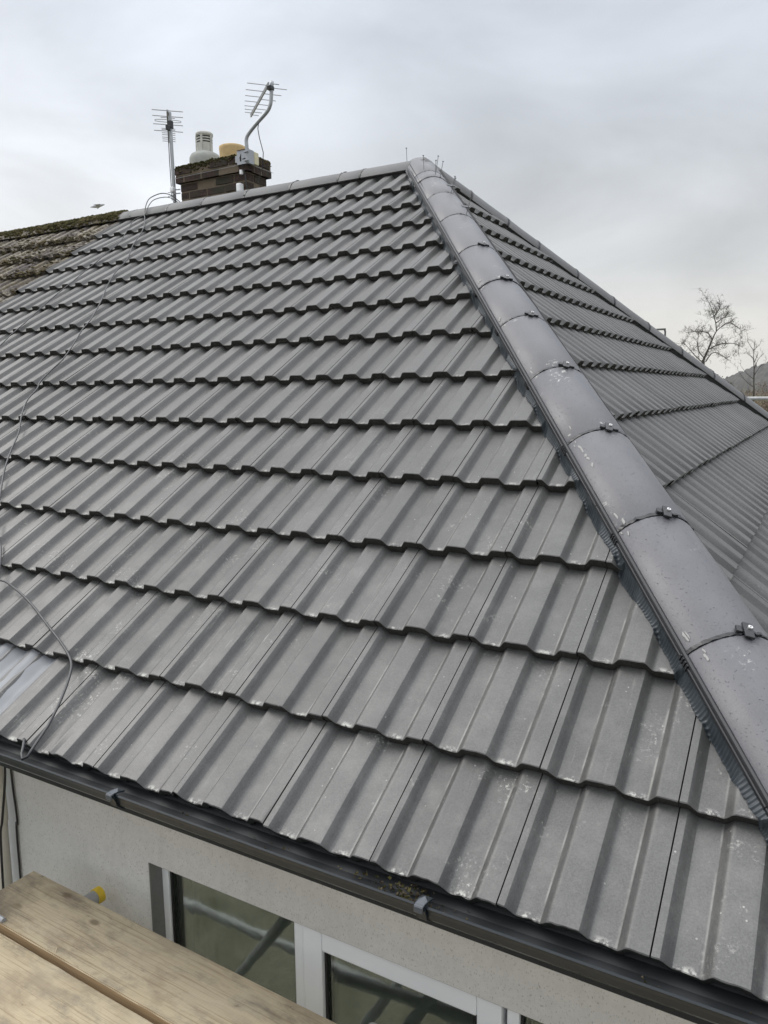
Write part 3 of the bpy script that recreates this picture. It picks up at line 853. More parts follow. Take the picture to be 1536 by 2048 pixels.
def gasket(x0, x1, z0, z1, y):
    g = .007
    for lo, hi in (((x0, z0), (x0 + g, z1)), ((x1 - g, z0), (x1, z1)), ((x0 + g, z1 - g), (x1 - g, z1)), ((x0 + g, z0), (x1 - g, z0 + g))):
        gk.box((lo[0], y, lo[1]), (hi[0], y + .01, hi[1]))
    # dark spacer bar deeper in the double glazing
    for q in (x0 + .016, x1 - .021): gk.box((q, y + .014, z0), (q + .005, y + .022, z1))
gasket(.152, .690, WZ0 + .05, WZ1 - .042, YF + .012)
gasket(x0 + r, x1 - r, z0 + r, z1 - r, YF + .006)
gasket(1.420, WX1 - .05, WZ0 + .05, WZ1 - .042, YF + .012)
gk.build('glazing_gasket', MT_seal, win)
for a, b, c_, d_, y in ((.152, .690, WZ0 + .05, WZ1 - .042, YF + .024), (x0 + r, x1 - r, z0 + r, z1 - r, YF + .018), (1.420, WX1 - .05, WZ0 + .05, WZ1 - .042, YF + .024)):
    m_ = MB(); m_.box((a, y, c_), (b, y + .004, d_)); m_.build('pane', MT_glass, win)
# the room behind
rm = MB(); rx0, rx1, ry0, ry1, rz0, rz1 = -.55, XWR - t_ - .01, YW + t_ + .01, 3.6, ZG + .02, -.14
rm.add([(rx0, ry0, rz0), (rx1, ry0, rz0), (rx1, ry1, rz0), (rx0, ry1, rz0), (rx0, ry0, rz1), (rx1, ry0, rz1), (rx1, ry1, rz1), (rx0, ry1, rz1)],
       [(0, 1, 2, 3), (4, 7, 6, 5), (1, 5, 6, 2), (0, 3, 7, 4), (2, 6, 7, 3)])
rm.build('room_lining', MT_room, house)
bl = MB()
for q in range(7):
    x = .17 + q * .016; bl.box((x, YF + .09 + .012 * (q % 2), WZ0), (x + .017, YF + .10 + .012 * (q % 2), WZ1 - .01), 1)
for q in range(5):
    x = .30 + q * .078; bl.add([(x, YF + .075, WZ0), (x + .074, YF + .075 + .02 * (q % 2), WZ0), (x + .074, YF + .075 + .02 * (q % 2), WZ1), (x, YF + .075, WZ1)], [(0, 1, 2, 3)], 0)
for q in range(7):
    x = .80 + q * .088; bl.add([(x, YF + .080, WZ0), (x + .086, YF + .090, WZ0), (x + .086, YF + .090, WZ1), (x, YF + .080, WZ1)], [(0, 1, 2, 3)], 0)
bl.build('window_blind', [MT_blind, MT_blind_dark], win)

# ------------------------------------------------------------------ chimney
CX0, CX1, CY0, CY1 = -3.60, -2.775, 4.51, 4.80
BT = .074                                        # brick course height
ch = None
def brick_course(mb, x0, x1, y0, y1, z, h, shift):
    L_ = .225
    def run(a0, a1, put):
        a = a0 - shift * L_ / 2
        while a < a1 - .01:
            b = min(a + L_ - .013, a1); s_ = max(a, a0)
            if b - s_ > .02: put(s_, b)
            a += L_
    j = lambda: random.gauss(0, .0045)
    run(x0, x1, lambda a, b: mb.box((a, y0 + j(), z), (b, y0 + .10, z + h - .013), 0, None, .004))
    run(x0, x1, lambda a, b: mb.box((a, y1 - .10, z), (b, y1 + j(), z + h - .010), 0, None, .004))
    run(y0 + .11, y1 - .01, lambda a, b: mb.box((x1 - .10, a, z), (x1 + j(), b, z + h - .010), 0, None, .004))
    run(y0 + .11, y1 - .01, lambda a, b: mb.box((x0 + j(), a, z), (x0 + .10, b, z + h - .010), 0, None, .004))
mb = MB(); ztop = 3.205; z = ztop - BT; k = 0
while z > 2.15:
    g = .0 if k >= 2 else .034
    brick_course(mb, CX0 - g, CX1 + g, CY0 - g, CY1 + g, z, BT, k % 2); z -= BT; k += 1
mb.box((CX0 + .005, CY0 + .005, 2.1), (CX1 - .005, CY1 - .005, ztop - .012), 1)
mb.box((CX0 - .029, CY0 - .029, ztop - 2 * BT), (CX1 + .029, CY1 + .029, ztop - .010), 1)
chim = mb.build('chimney_stack', [MT_brick, MT_mortar], house)
fl = MB(); fl.add([(CX0 - .03, CY0 - .03, ztop - .008), (CX1 + .03, CY0 - .03, ztop - .008), (CX1 + .03, CY1 + .03, ztop - .008), (CX0 - .03, CY1 + .03, ztop - .008), (CX0 + .16, CY0 + .10, ztop + .05), (CX1 - .16, CY0 + .10, ztop + .05), (CX1 - .16, CY1 - .10, ztop + .05), (CX0 + .16, CY1 - .10, ztop + .05)],
       [(0, 1, 5, 4), (1, 2, 6, 5), (2, 3, 7, 6), (3, 0, 4, 7), (4, 5, 6, 7)])
fl.build('mortar_flaunching', MT_flaunch, chim)
def moss_blobs(name, pts, rad, mat_, parent, squash=.6, seed=3, sub=1):
    """irregular clumps merged into one surface pattern of the piece they grow on"""
    rr = random.Random(seed); ico = bmesh.new(); bmesh.ops.create_icosphere(ico, subdivisions=sub, radius=1.)
    bv = [v.co.copy() for v in ico.verts]; ico.verts.index_update(); bf = [[v.index for v in f.verts] for f in ico.faces]; ico.free()
    mb = MB()
    for p in pts:
        s_ = rad * rr.uniform(.45, 1.3)
        mb.add([Vector(p) + Vector((v.x * s_ * rr.uniform(.65, 1.35), v.y * s_ * rr.uniform(.65, 1.35), v.z * s_ * squash * rr.uniform(.5, 1.4))) for v in bv], bf)
    return mb.build(name, mat_, parent, False)
pts = []
for q in range(2300):
    a = random.random(); e_ = random.random()
    if e_ < .65: p = (CX0 - .03 + a * (CX1 - CX0 + .06), CY0 - .034 + random.uniform(-.006, .05), ztop - abs(random.gauss(0, .028)) + .004)
    elif e_ < .85: p = (CX1 + .034 - random.uniform(-.006, .04), CY0 - .03 + a * (CY1 - CY0 + .06), ztop - abs(random.gauss(0, .03)) + .002)
    else: p = (CX0 - .02 + a * (CX1 - CX0), random.uniform(CY0, CY1), ztop + random.uniform(-.005, .025))
    pts.append(p)
moss_blobs('chimney_moss', pts, .0115, MT_moss, chim)['kind'] = 'stuff'
# pots
c = (-3.40, 4.655, ztop)
mb = MB(); mb.lathe(c, [(.150, .0), (.152, .06), (.150, .085), (.135, .118), (.105, .135), (.082, .140), (.060, .142)], 28, 1)
mb.build('pot_base', [MT_flue, MT_flaunch], chim, True)
mb = MB(); mb.lathe(c, [(.076, 0.135), (.076, 0.223), (.076, 0.225), (.076, 0.237), (.076, 0.239), (.076, 0.247), (.076, 0.249), (.076, 0.261), (.076, 0.263), (.076, 0.271), (.076, 0.273), (.076, 0.285), (.076, 0.287), (.083, 0.297), (.083, 0.313), (.076, 0.321), (.0, 0.325)], 28, 0)
fc = mb.build('chimney_cowl', [MT_flue, MT_dark], chim)
for p in fc.data.polygons:
    zc = p.center.z - ztop
    if (.2245 < zc < .2375) or (.2485 < zc < .2615) or (.2725 < zc < .2855): p.material_index = 1  # slot shade painted as dark bands on the closed cowl wall
mb = MB()
for q in range(5):
    an = 2 * math.pi * q / 5 - 1.2; cx, cy = c[0] + .072 * math.cos(an), c[1] + .072 * math.sin(an)
    mb.box((cx - .010, cy - .010, ztop + .14), (cx + .010, cy + .010, ztop + .295))
mb.build('cowl_strap', MT_flue, fc)
c2 = (-3.055, 4.655, ztop)
mb = MB(); mb.lathe(c2, [(.122, 0), (.124, .10), (.126, .115), (.126, .137), (.118, .142), (.104, .140), (.100, .10), (.098, -.02)], 28); mb.build('chimney_pot', MT_buff, chim, True)
mb = MB(); mb.lathe(c2, [(.10, .03), (.0, .03)], 20); mb.build('throat_shade_disc', MT_dark, chim)  # black disc painting the shade down inside the pot
# wall fixings on the stack
mb = MB(); mb.box((-2.855, CY0 - .065, 2.872), (-2.805, CY0 - .010, 2.948), 0, None, .01); mb.build('junction_box', MT_upvc, chim)
mb = MB(); mb.box((-2.81, CY0 - .062, 3.02), (-2.785, CY0 - .036, 3.06), 0, None, .004); mb.build('cable_splitter', MT_upvc, chim)
mb = MB(); mb.box((-2.775 + .036, CY0 + .02, 3.11), (-2.735 + .04, CY0 + .085, 3.22), 0, None, .008); mb.build('masthead_box', simple('yellowed_plastic', (.55, .52, .36), .5), chim)

# ------------------------------------------------------------------ aerials
def bar(mb, p, q, r, n=6, mi=0): mb.tube([p, q], r, n, mi)
EL = Vector((.715, .70, 0)).normalized(); BO = Vector((-.70, .715, 0)).normalized()
a1 = thing('tv_aerial', 'straight mast aerial with many long rods left of the chimney', 'aerial', 'roof aerials', (-3.735, 4.56, 2.95))
lo = lambda v: v - Vector((-3.735, 4.56, 2.95))
def part(name, mb, m_, root, smooth=False):
    o = mb.build(name, m_, root, smooth); o.matrix_parent_inverse = Matrix.Translation(root.location).inverted(); return o
mb = MB(); mb.tube([(-3.735, 4.56, 2.90), (-3.742, 4.56, 3.35), (-3.752, 4.565, 3.752)], .017, 10); part('mast', mb, MT_alu, a1)
R0 = Vector((-3.715, 4.50, 3.735)) - BO * .02
mb = MB(); mb.box((0, -.010, -.010), (.95, .010, .010), 0, lambda v: R0 + BO * v.x + EL * v.y + Vector((0, 0, v.z))); part('boom', mb, MT_alu, a1)
Z = Vector((0, 0, 1))
for t, l in ((0.0, .145), (.16, .145), (.40, .145), (.60, .145)):
    mb = MB(); bar(mb, R0 + BO * t - EL * l, R0 + BO * t + EL * l, .0042); part('aerial_element', mb, MT_alu_dark, a1)
for t in (.20, .52, .56, .66, .72, .80, .86, .93):
    mb = MB(); bar(mb, R0 + BO * t - EL * .068, R0 + BO * t + EL * .068, .0038); part('aerial_element', mb, MT_alu_dark, a1)
mb = MB(); lp = []
for q in range(25):
    an = 2 * math.pi * q / 24; x = .125 * max(-1, min(1, 1.25 * math.cos(an))); lp.append(R0 + BO * .29 + EL * x + Z * (.012 * math.sin(an)))
mb.tube(lp, .0035, 6, 0, False); part('folded_dipole', mb, MT_alu_dark, a1)
mb = MB(); mb.box((-3.744, 4.49, 3.57), (-3.724, 4.54, 3.62), 0, None, .006); mb.box((-3.755, 4.54, 3.60), (-3.722, 4.58, 3.67), 0, None, .004); part('aerial_clamp', mb, MT_black, a1)
mb = MB(); mb.tube([(-3.76, 4.54, 3.70), (-3.757, 4.538, 3.3), (-3.75, 4.54, 2.93)], .004, 6); part('aerial_lead', mb, MT_cable_b, a1)
for zz in (3.0, 2.965):
    mb = MB(); mb.tube([(-3.735, 4.53, zz), (-3.67, 4.50, zz + .01), (-3.60, 4.50, zz + .005)], .006, 6); mb.tube([(-3.80, 4.54, zz + .01), (-3.735, 4.53, zz)], .004, 6); part('wall_bracket', mb, MT_steel, a1)
mb = MB(); mb.box((-3.70, 4.46, 2.985), (-3.655, 4.505, 3.035), 0, None, .012); part('insulator', mb, MT_upvc, a1)

a2 = thing('tv_aerial', 'tapering aerial tilted on a cranked pole above the chimney corner', 'aerial', 'roof aerials', (-2.715, 4.449, 3.17))
mb = MB(); mb.tube(smooth_path([(-2.715, 4.455, 3.10), (-2.716, 4.452, 3.237), (-2.716, 4.449, 3.300), (-2.692, 4.449, 3.345), (-2.60, 4.449, 3.415), (-2.475, 4.449, 3.495), (-2.435, 4.449, 3.545), (-2.422, 4.449, 3.60), (-2.408, 4.449, 3.735)], 5), .0165, 10); part('mast', mb, MT_alu, a2, True)
E2 = Vector((.66, .75, 0)).normalized(); B2 = Vector((-.77, .64, 0)).normalized()
R1 = Vector((-2.425, 4.415, 3.700)); LB = .80
mb = MB()
for dz in (-.009, .009): mb.box((-.02, -.006, dz - .006), (LB, .006, dz + .006), 0, lambda v: R1 + B2 * v.x + E2 * v.y + Z * v.z)
part('boom', mb, MT_alu_dark, a2)
for q, (t, l) in enumerate(((.04, .175), (.19, .16), (.33, .140), (.46, .120), (.58, .100), (.67, .082), (.75, .066))):
    mb = MB(); p = R1 + B2 * t
    bar(mb, p + Z * .009 - E2 * l, p + Z * .009, .0034); bar(mb, p - Z * .009, p - Z * .009 + E2 * l, .0034); part('aerial_element', mb, MT_alu_dark, a2)
mb = MB(); p = R1 - B2 * .03; bar(mb, p + E2 * .03 - Z * .0, p + E2 * .09, .004); part('aerial_element', mb, MT_alu_dark, a2)
mb = MB(); mb.box((-2.440, 4.41, 3.66), (-2.395, 4.465, 3.695), 0, None, .006); part('aerial_clamp', mb, MT_black, a2)
mb = MB(); mb.tube([(-2.565, 4.449, 3.44), (-2.583, 4.452, 3.375), (-2.575, 4.46, 3.30), (-2.56, 4.49, 3.18), (-2.62, 4.55, 3.08), (-2.69, 4.56, 2.96)], .004, 6); part('aerial_lead', mb, MT_cable, a2)
mb = MB(); mb.tube([(-2.76, 4.44, 3.10), (-2.765, 4.468, 3.02), (-2.75, 4.475, 2.9), (-2.74, 4.48, 2.8)], .006, 6); part('aerial_lead', mb, MT_cable_b, a2)
mb = MB()
mb.box((-2.835, 4.452, 3.105), (-2.700, 4.462, 3.225)); mb.box((-2.865, 4.462, 3.13), (-2.835, 4.472, 3.19)); mb.box((-2.708, 4.462, 3.105), (-2.700, 4.53, 3.225))
mb.box((-2.74, 4.425, 3.195), (-2.69, 4.455, 3.207)); mb.box((-2.74, 4.425, 3.120), (-2.69, 4.455, 3.132))
part('wall_bracket', mb, MT_steel, a2)
mb = MB(); mb.add([(-2.80, 4.4505, 3.13), (-2.785, 4.4505, 3.13), (-2.785, 4.4505, 3.20), (-2.805, 4.4505, 3.165)], [(0, 1, 2, 3)]); mb.add([(-2.77, 4.4505, 3.14), (-2.735, 4.4505, 3.145), (-2.735, 4.4505, 3.155), (-2.77, 4.4505, 3.15)], [(0, 1, 2, 3)]); part('slot_shade_patch', mb, MT_dark, a2)  # flat black patches painting the shade of cutouts on the solid plate
mb = MB(); mb.box((-2.83, 4.446, 3.225), (-2.70, 4.462, 3.229)); part('rusty_edge', mb, MT_rust, a2)

# thin stay wires round the stack
sw = MB()
for zz in (2.875, 3.10):
    sw.tube([(-3.66, 4.468 if zz > 3 else 4.50, zz), (-2.735, 4.468 if zz > 3 else 4.50, zz + .01), (-2.73, 4.85, zz + .01)], .0022, 5)
tag(sw.build('lashing_wire', MT_alu_dark), 'thin wires lashed round the sooty brick chimney', 'wire')

# ------------------------------------------------------------------ neighbour
nb = thing('neighbouring_house', 'older attached house whose brown roof is thick with moss', 'house')
NOLD = [0] + [.30 + .335 * k for k in range(13)] + [4.72]
tiles('front_roof_slope', FRONT, NOLD, range(-38, -12), [MT_old, MT_old], nb, 26, 4.72, [(Vector((XP, 0, 0)), Vector((1, 0, 0)))], rough=5., seed=9)
mb = MB(); XNE = -11.4
mb.add([off(BACK, -XNE, 0, 0), off(BACK, -XP, 0, 0), Vector((XP, YR, ZA)), Vector((XNE, YR, ZA))], [(0, 1, 2, 3)]); mb.build('back_roof_slope', MT_old, nb)
mb = MB(); mb.add([(XNE, 0, -.03), (XP, 0, -.03), (XP, YR, ZA - .05), (XNE, YR, ZA - .05)], [(0, 1, 2, 3)]); mb.build('roof_membrane', MT_under, nb)
mb = MB(); mb.box((XNE + .1, YW, ZG), (XP - .002, DEPTH - YW, -.1)); mb.add([(XNE + .1, YW, -.1), (XNE + .1, DEPTH - YW, -.1), (XNE + .1, YR, ZA - .1)], [(0, 1, 2)]); mb.build('wall', MT_render, nb)
x = XP - .0; q = 0
while x > XNE:
    c = cap('ridge_cap', Vector((0, YR, ZA)), RX, upR, sideR, -x + .003, -x + .44, nb, .125, 74, 0, -.088, MT_old); x -= .446
pts = []
for q in range(5200):
    xx = XP - .02 - random.random() ** 1.2 * 5.2; t = random.gauss(0, .6)
    R = .128; a_ = math.radians(max(-78, min(70, -22 + 38 * t)))
    pts.append((xx, YR + R * math.sin(a_), ZA - .088 - .034 + R * math.cos(a_)))
moss_blobs('ridge_moss', pts, .019, MT_moss, nb, .7)['kind'] = 'stuff'
pts = []; pts2 = []
for q in range(19000):
    xx = XP - .01 - random.random() ** 1.3 * 6.0; k = random.randrange(2, len(NOLD) - 1); s0 = NOLD[k]
    s_ = s0 + abs(random.gauss(0, .055)) - .012
    if math.sin(xx * 3.1 + k * 1.7) + math.sin(xx * 7.3 - k * 2.9) + random.gauss(0, .5) < -.45: continue
    if random.random() < .28: s_ = s0 + random.random() * .33
    if s_ > 4.64: continue
    g = .335; hh = float(profile(np.array([xx]))[0]) - TH * max(0, s_ - s0) / g - (TH * .5 if s_ < s0 else 0)
    p = off(FRONT, xx, s_, hh + .002)
    if xx > XP - .35 and random.random() < .5: continue
    (pts if random.random() < (.12 if xx > XP - 2 else .42) else pts2).append(tuple(p))
moss_blobs('roof_moss', pts, .017, MT_moss, nb, .6, 5)['kind'] = 'stuff'
moss_blobs('roof_lichen', pts2, .016, MT_moss_brown, nb, .55, 6)['kind'] = 'stuff'

# ------------------------------------------------------------------ cables over the roof
def surf(x, y, lift):
    """point resting just above the tiled front slope"""
    s = y / math.cos(P1)
    if y < 0: return Vector((x, y, y * .6 + lift))
    return off(FRONT, x, s, max(front_height(x, y), .006) + lift)
C1 = [(-3.362, 3.80), (-3.273, 3.72), (-3.065, 3.493), (-2.91, 3.236), (-2.727, 2.993), (-2.664, 2.818), (-2.528, 2.611), (-2.399, 2.449), (-2.251, 2.23), (-2.20, 2.108), (-2.102, 1.951), (-2.03, 1.814), (-2.014, 1.716), (-1.987, 1.615), (-1.936, 1.551), (-1.903, 1.461), (-1.796, 1.343), (-1.653, 1.217), (-1.554, 1.098), (-1.435, .973), (-1.303, .859), (-1.208, .78), (-1.043, .659), (-.905, .573), (-.80, .49), (-.76, .457), (-.686, .448), (-.5, .399), (-.299, .329), (-.158, .278), (-.072, .239), (-.028, .197), (.016, .125), (.045, .054)]
def subdiv(pts, n=5):
    v = smooth_path([(a, b, 0) for a, b in pts], n); return [(p.x, p.y) for p in v]
path = smooth_path([Vector((-3.217, 4.14, 2.74)), Vector((-3.28, 4.06, 2.815)), Vector((-3.36, 4.03, 2.84)), Vector((-3.43, 4.00, 2.825)), Vector((-3.45, 3.94, 2.78)), Vector((-3.42, 3.87, 2.70)), Vector((-3.385, 3.82, 2.62))], 5)[:-1]
path += [surf(x, y, .008) for x, y in subdiv(C1)]
path += [Vector((.063, -.02, .012)), Vector((.068, -.042, -.004)), Vector((.05, -.048, -.014)), Vector((.030, -.036, -.008)), Vector((.015, -.018, .006)), Vector((.0, -.004, .014)), Vector((-.012, .004, .012))]
mb = MB(); mb.tube(path, .0042, 8)
tag(mb.build('cable', MT_cable, None, True), 'grey cable looping down the new roof into the gutter', 'cable', 'cables trailing over the roof')
C2 = [(-3.361, 3.80), (-3.42, 3.74), (-3.365, 3.637), (-3.162, 3.321), (-3.145, 3.17), (-3.11, 3.019), (-3.10, 2.921), (-3.08, 2.798), (-3.07, 2.727), (-3.06, 2.631), (-3.04, 2.505), (-2.997, 2.35), (-2.958, 2.193), (-2.941, 2.098), (-2.9, 1.989), (-2.9, 1.8)]
path = smooth_path([Vector((-3.22, 4.14, 2.73)), Vector((-3.30, 4.05, 2.80)), Vector((-3.38, 3.95, 2.775)), Vector((-3.385, 3.87, 2.70)), Vector((-3.37, 3.82, 2.62))], 5)[:-1] + [surf(x, y, .006) for x, y in subdiv(C2)]
mb = MB(); mb.tube(path, .0036, 8)
tag(mb.build('cable', MT_cable, None, True), 'thinner grey cable running down the roof towards the mossy tiles', 'cable', 'cables trailing over the roof')
mb = MB(); mb.tube(smooth_path([(-.43, .20, -.16), (-.435, .20, -.30), (-.475, .20, -.48), (-.50, .20, -.61), (-.52, .20, -1.2), (-.52, .20, ZG)], 6), .0045, 8)
tag(mb.build('cable', MT_cable_b, None, True), 'black cable hanging straight down below the gutter', 'cable')
mb = MB(); mb.tube(smooth_path([(-.592, .322, -.12), (-.588, .322, -.42), (-.578, .322, -.58), (-.590, .322, -.80), (-.585, .322, ZG)], 6), .004, 8)
tag(mb.build('cable', MT_cable_b, None, True), 'thin dark cable fixed beside the cream pipe on the wall', 'cable')

# ------------------------------------------------------------------ scaffold
SK = -.026   # boards run slightly askew of the wall
def board(x0, x1, y0, z, width, label, thick=.038):
    root = thing('scaffold_board', label, 'board', 'scaffold boards below the eave', ((x0 + x1) / 2, y0, z))
    bm = bmesh.new(); bmesh.ops.create_cube(bm, size=1.)
    Lx = x1 - x0
    bmesh.ops.subdivide_edges(bm, edges=[e for e in bm.edges if abs((e.verts[0].co - e.verts[1].co).x) > .5], cuts=60)
    for v in bm.verts:
        v.co = Vector((v.co.x * Lx, (v.co.y - .5) * width, v.co.z * thick - thick / 2))
    bmesh.ops.bevel(bm, geom=[e for e in bm.edges if e.calc_face_angle(0) > 1.], offset=.003, segments=2, affect='EDGES')
    for v in bm.verts:
        w = random.gauss(0, .0005); v.co.z += w + .004 * math.sin(v.co.x * 1.3); v.co.y += random.gauss(0, .0004)
    bm.normal_update()
    me = bpy.data.meshes.new('plank'); bm.to_mesh(me); bm.free(); me.materials.append(MT_wood); me.materials.append(MT_wood_side)
    for p in me.polygons: p.material_index = 0 if p.normal.z > .6 else 1
    o = bpy.data.objects.new('plank', me); col.objects.link(o); o.parent = root
    root.rotation_euler = (0, 0, SK)
    return root
b1 = board(-.306, 3.6, .142, -.620, .226, 'brown stained plank next to the wall, its end corner showing')
b2 = board(-.36, 3.5, -.094, -.636, .225, 'paler plank nearest the camera at the bottom left')
# metal end band on the second board
mb = MB(); mb.box((-1.940, -.222, -.0405), (-1.910, .002, .0015), 0, None, .001); o = mb.build('end_band', MT_steel, b2)
b3 = board(-.40, 3.6, -.329, -.640, .225, 'third plank just outside the bottom left corner')
mb = MB(); mb.tube([Vector((-.190, -.022, -.622)), Vector((-.150, -.026, -.619))], .009, 10)
o = mb.build('bolt', MT_steel); o.parent = b2; o.matrix_parent_inverse = (Matrix.Translation(b2.location) @ Matrix.Rotation(SK, 4, 'Z')).inverted()
# wood splinter across the gap
mb = MB(); mb.tube(smooth_path([(.106, -.020, -.621), (.108, -.028, -.614), (.112, -.040, -.634)], 4), .0012, 5)
o = mb.build('splinter', simple('pale_splinter', (.6, .5, .35), .8)); o.parent = b1; o.matrix_parent_inverse = (Matrix.Translation(b1.location) @ Matrix.Rotation(SK, 4, 'Z')).inverted()
def tube_thing(p, q, label, cap_=None, r=.0242, grp='scaffold tubes'):
    p = Vector(p); q = Vector(q); root = thing('scaffold_tube', label, 'tube', grp, tuple(p))
    mb = MB(); mb.tube([p, q], r, 20); part('steel_tube', mb, MT_tube, root, True).data.set_sharp_from_angle(angle=1.)
    if cap_:
        d = (q - p).normalized(); mb = MB(); mb.tube([q - d * .020, q + d * .004, q + d * .010], [r + .0035, r + .0035, r * .7], 20)
        part('end_cap', mb, MT_yellow, root, True).data.set_sharp_from_angle(angle=.8)
    return root
tube_thing((-.150, -1.5, -.688), (-.074, .278, -.688), 'steel tube with a yellow end cap under the plank', True)
tube_thing((-6, 9.62, .915), (9, 9.62, .915), 'grey galvanised tube running level beyond the far hip')
tube_thing((-0.92, -0.931, -2.543), (0.405, 0.036, -0.876), 'sloping brace below the platform mirrored in the left pane')
tube_thing((-1.878, -0.6, -1.714), (2.915, -0.6, -1.658), 'level tube below the platform mirrored in the window')
tube_thing((.46, -.15, -1.275), (1.94, -.15, -1.103), 'nearly level tube close to the wall below the platform')
tube_thing((1.005, -0.6, -0.787), (-0.063, -0.6, -2.529), 'steep brace below the platform mirrored in the sash')
tube_thing((1.085, -0.15, -0.833), (0.141, -0.15, -2.486), 'steep tube near the wall mirrored in the sash')
tube_thing((1.25, -1.4, -.702), (1.05, .26, -.702), 'cross tube carrying the planks in front of the sash')

# ------------------------------------------------------------------ ground and background
def mat_ground():
    m, t, b = mat('ground_cover'); o = objc(t)
    n = noise(t, o, .05, 5, .6); f = noise(t, o, 60, 5, .75); g = noise(t, o, 3, 4, .6)
    gravel = mixc(t, mrange(t, f, .35, .68), (.04, .04, .032), (.30, .28, .20))
    gravel = mixc(t, mrange(t, g, .45, .65, 0, .6), gravel, (.07, .075, .04))
    fld = mixc(t, mrange(t, n, .35, .65), (.10, .105, .055), (.17, .155, .09))
    sp = N(t, 'ShaderNodeSeparateXYZ'); L(t, o, sp.inputs[0])
    c = mixc(t, mrange(t, sp.outputs['Y'], 9, 14), gravel, fld)
    L(t, c, b.inputs['Base Color']); b.inputs['Roughness'].default_value = .95; bump(t, b, f, .6, .02); return m
gr = MB(); n = 24
gs = [-1500, -400, -100, -30, -10, -4, 0, 4, 10, 30, 60, 120, 250, 500, 900, 1800]
vs = [(x, y, ZG) for y in gs for x in gs]; m = len(gs)
gr.add(vs, [(j * m + i, j * m + i + 1, (j + 1) * m + i + 1, (j + 1) * m + i) for j in range(m - 1) for i in range(m - 1)])
struct(gr.build('ground', mat_ground()))

def mat_wood_far():
    m, t, b = mat('distant_woodland'); o = objc(t)
    n = noise(t, vscale(t, o, (.12, .12, .25)), 1., 6, .75)
    L(t, mixc(t, mrange(t, n, .3, .7), (.014, .017, .014), (.050, .046, .036)), b.inputs['Base Color'])
    b.inputs['Roughness'].default_value = 1.; return m
MT_far = mat_wood_far()
# wooded hill: terrain sheet with a ragged tree line
vs = []; fs = []; nx, ny = 620, 24
def hill_h(x):
    # x in metres at y ~ 560; high to the right, falls to the left
    return 6 + 17 / (1 + math.exp(-(x + 52) / 9)) + 6 / (1 + math.exp(-(x + 25) / 12)) - 3 * math.exp(-((x + 150) / 60) ** 2)
for j in range(ny):
    for i in range(nx):
        x = -420 + 900 * i / (nx - 1); t = j / (ny - 1); y = 500 + 260 * t
        h = hill_h(x * 560 / max(y, 560)) * math.sin(math.pi / 2 * min(1, t * 1.6)) ** .8
        h += (random.gauss(0, .8) + abs(random.gauss(0, .9))) * (0 if j == 0 else 1)
        vs.append((x, y, ZG + h))
fs = [(j * nx + i, j * nx + i + 1, (j + 1) * nx + i + 1, (j + 1) * nx + i) for j in range(ny - 1) for i in range(nx - 1)]
struct(mesh_obj('hill', vs, fs, MT_far, None, None, False))

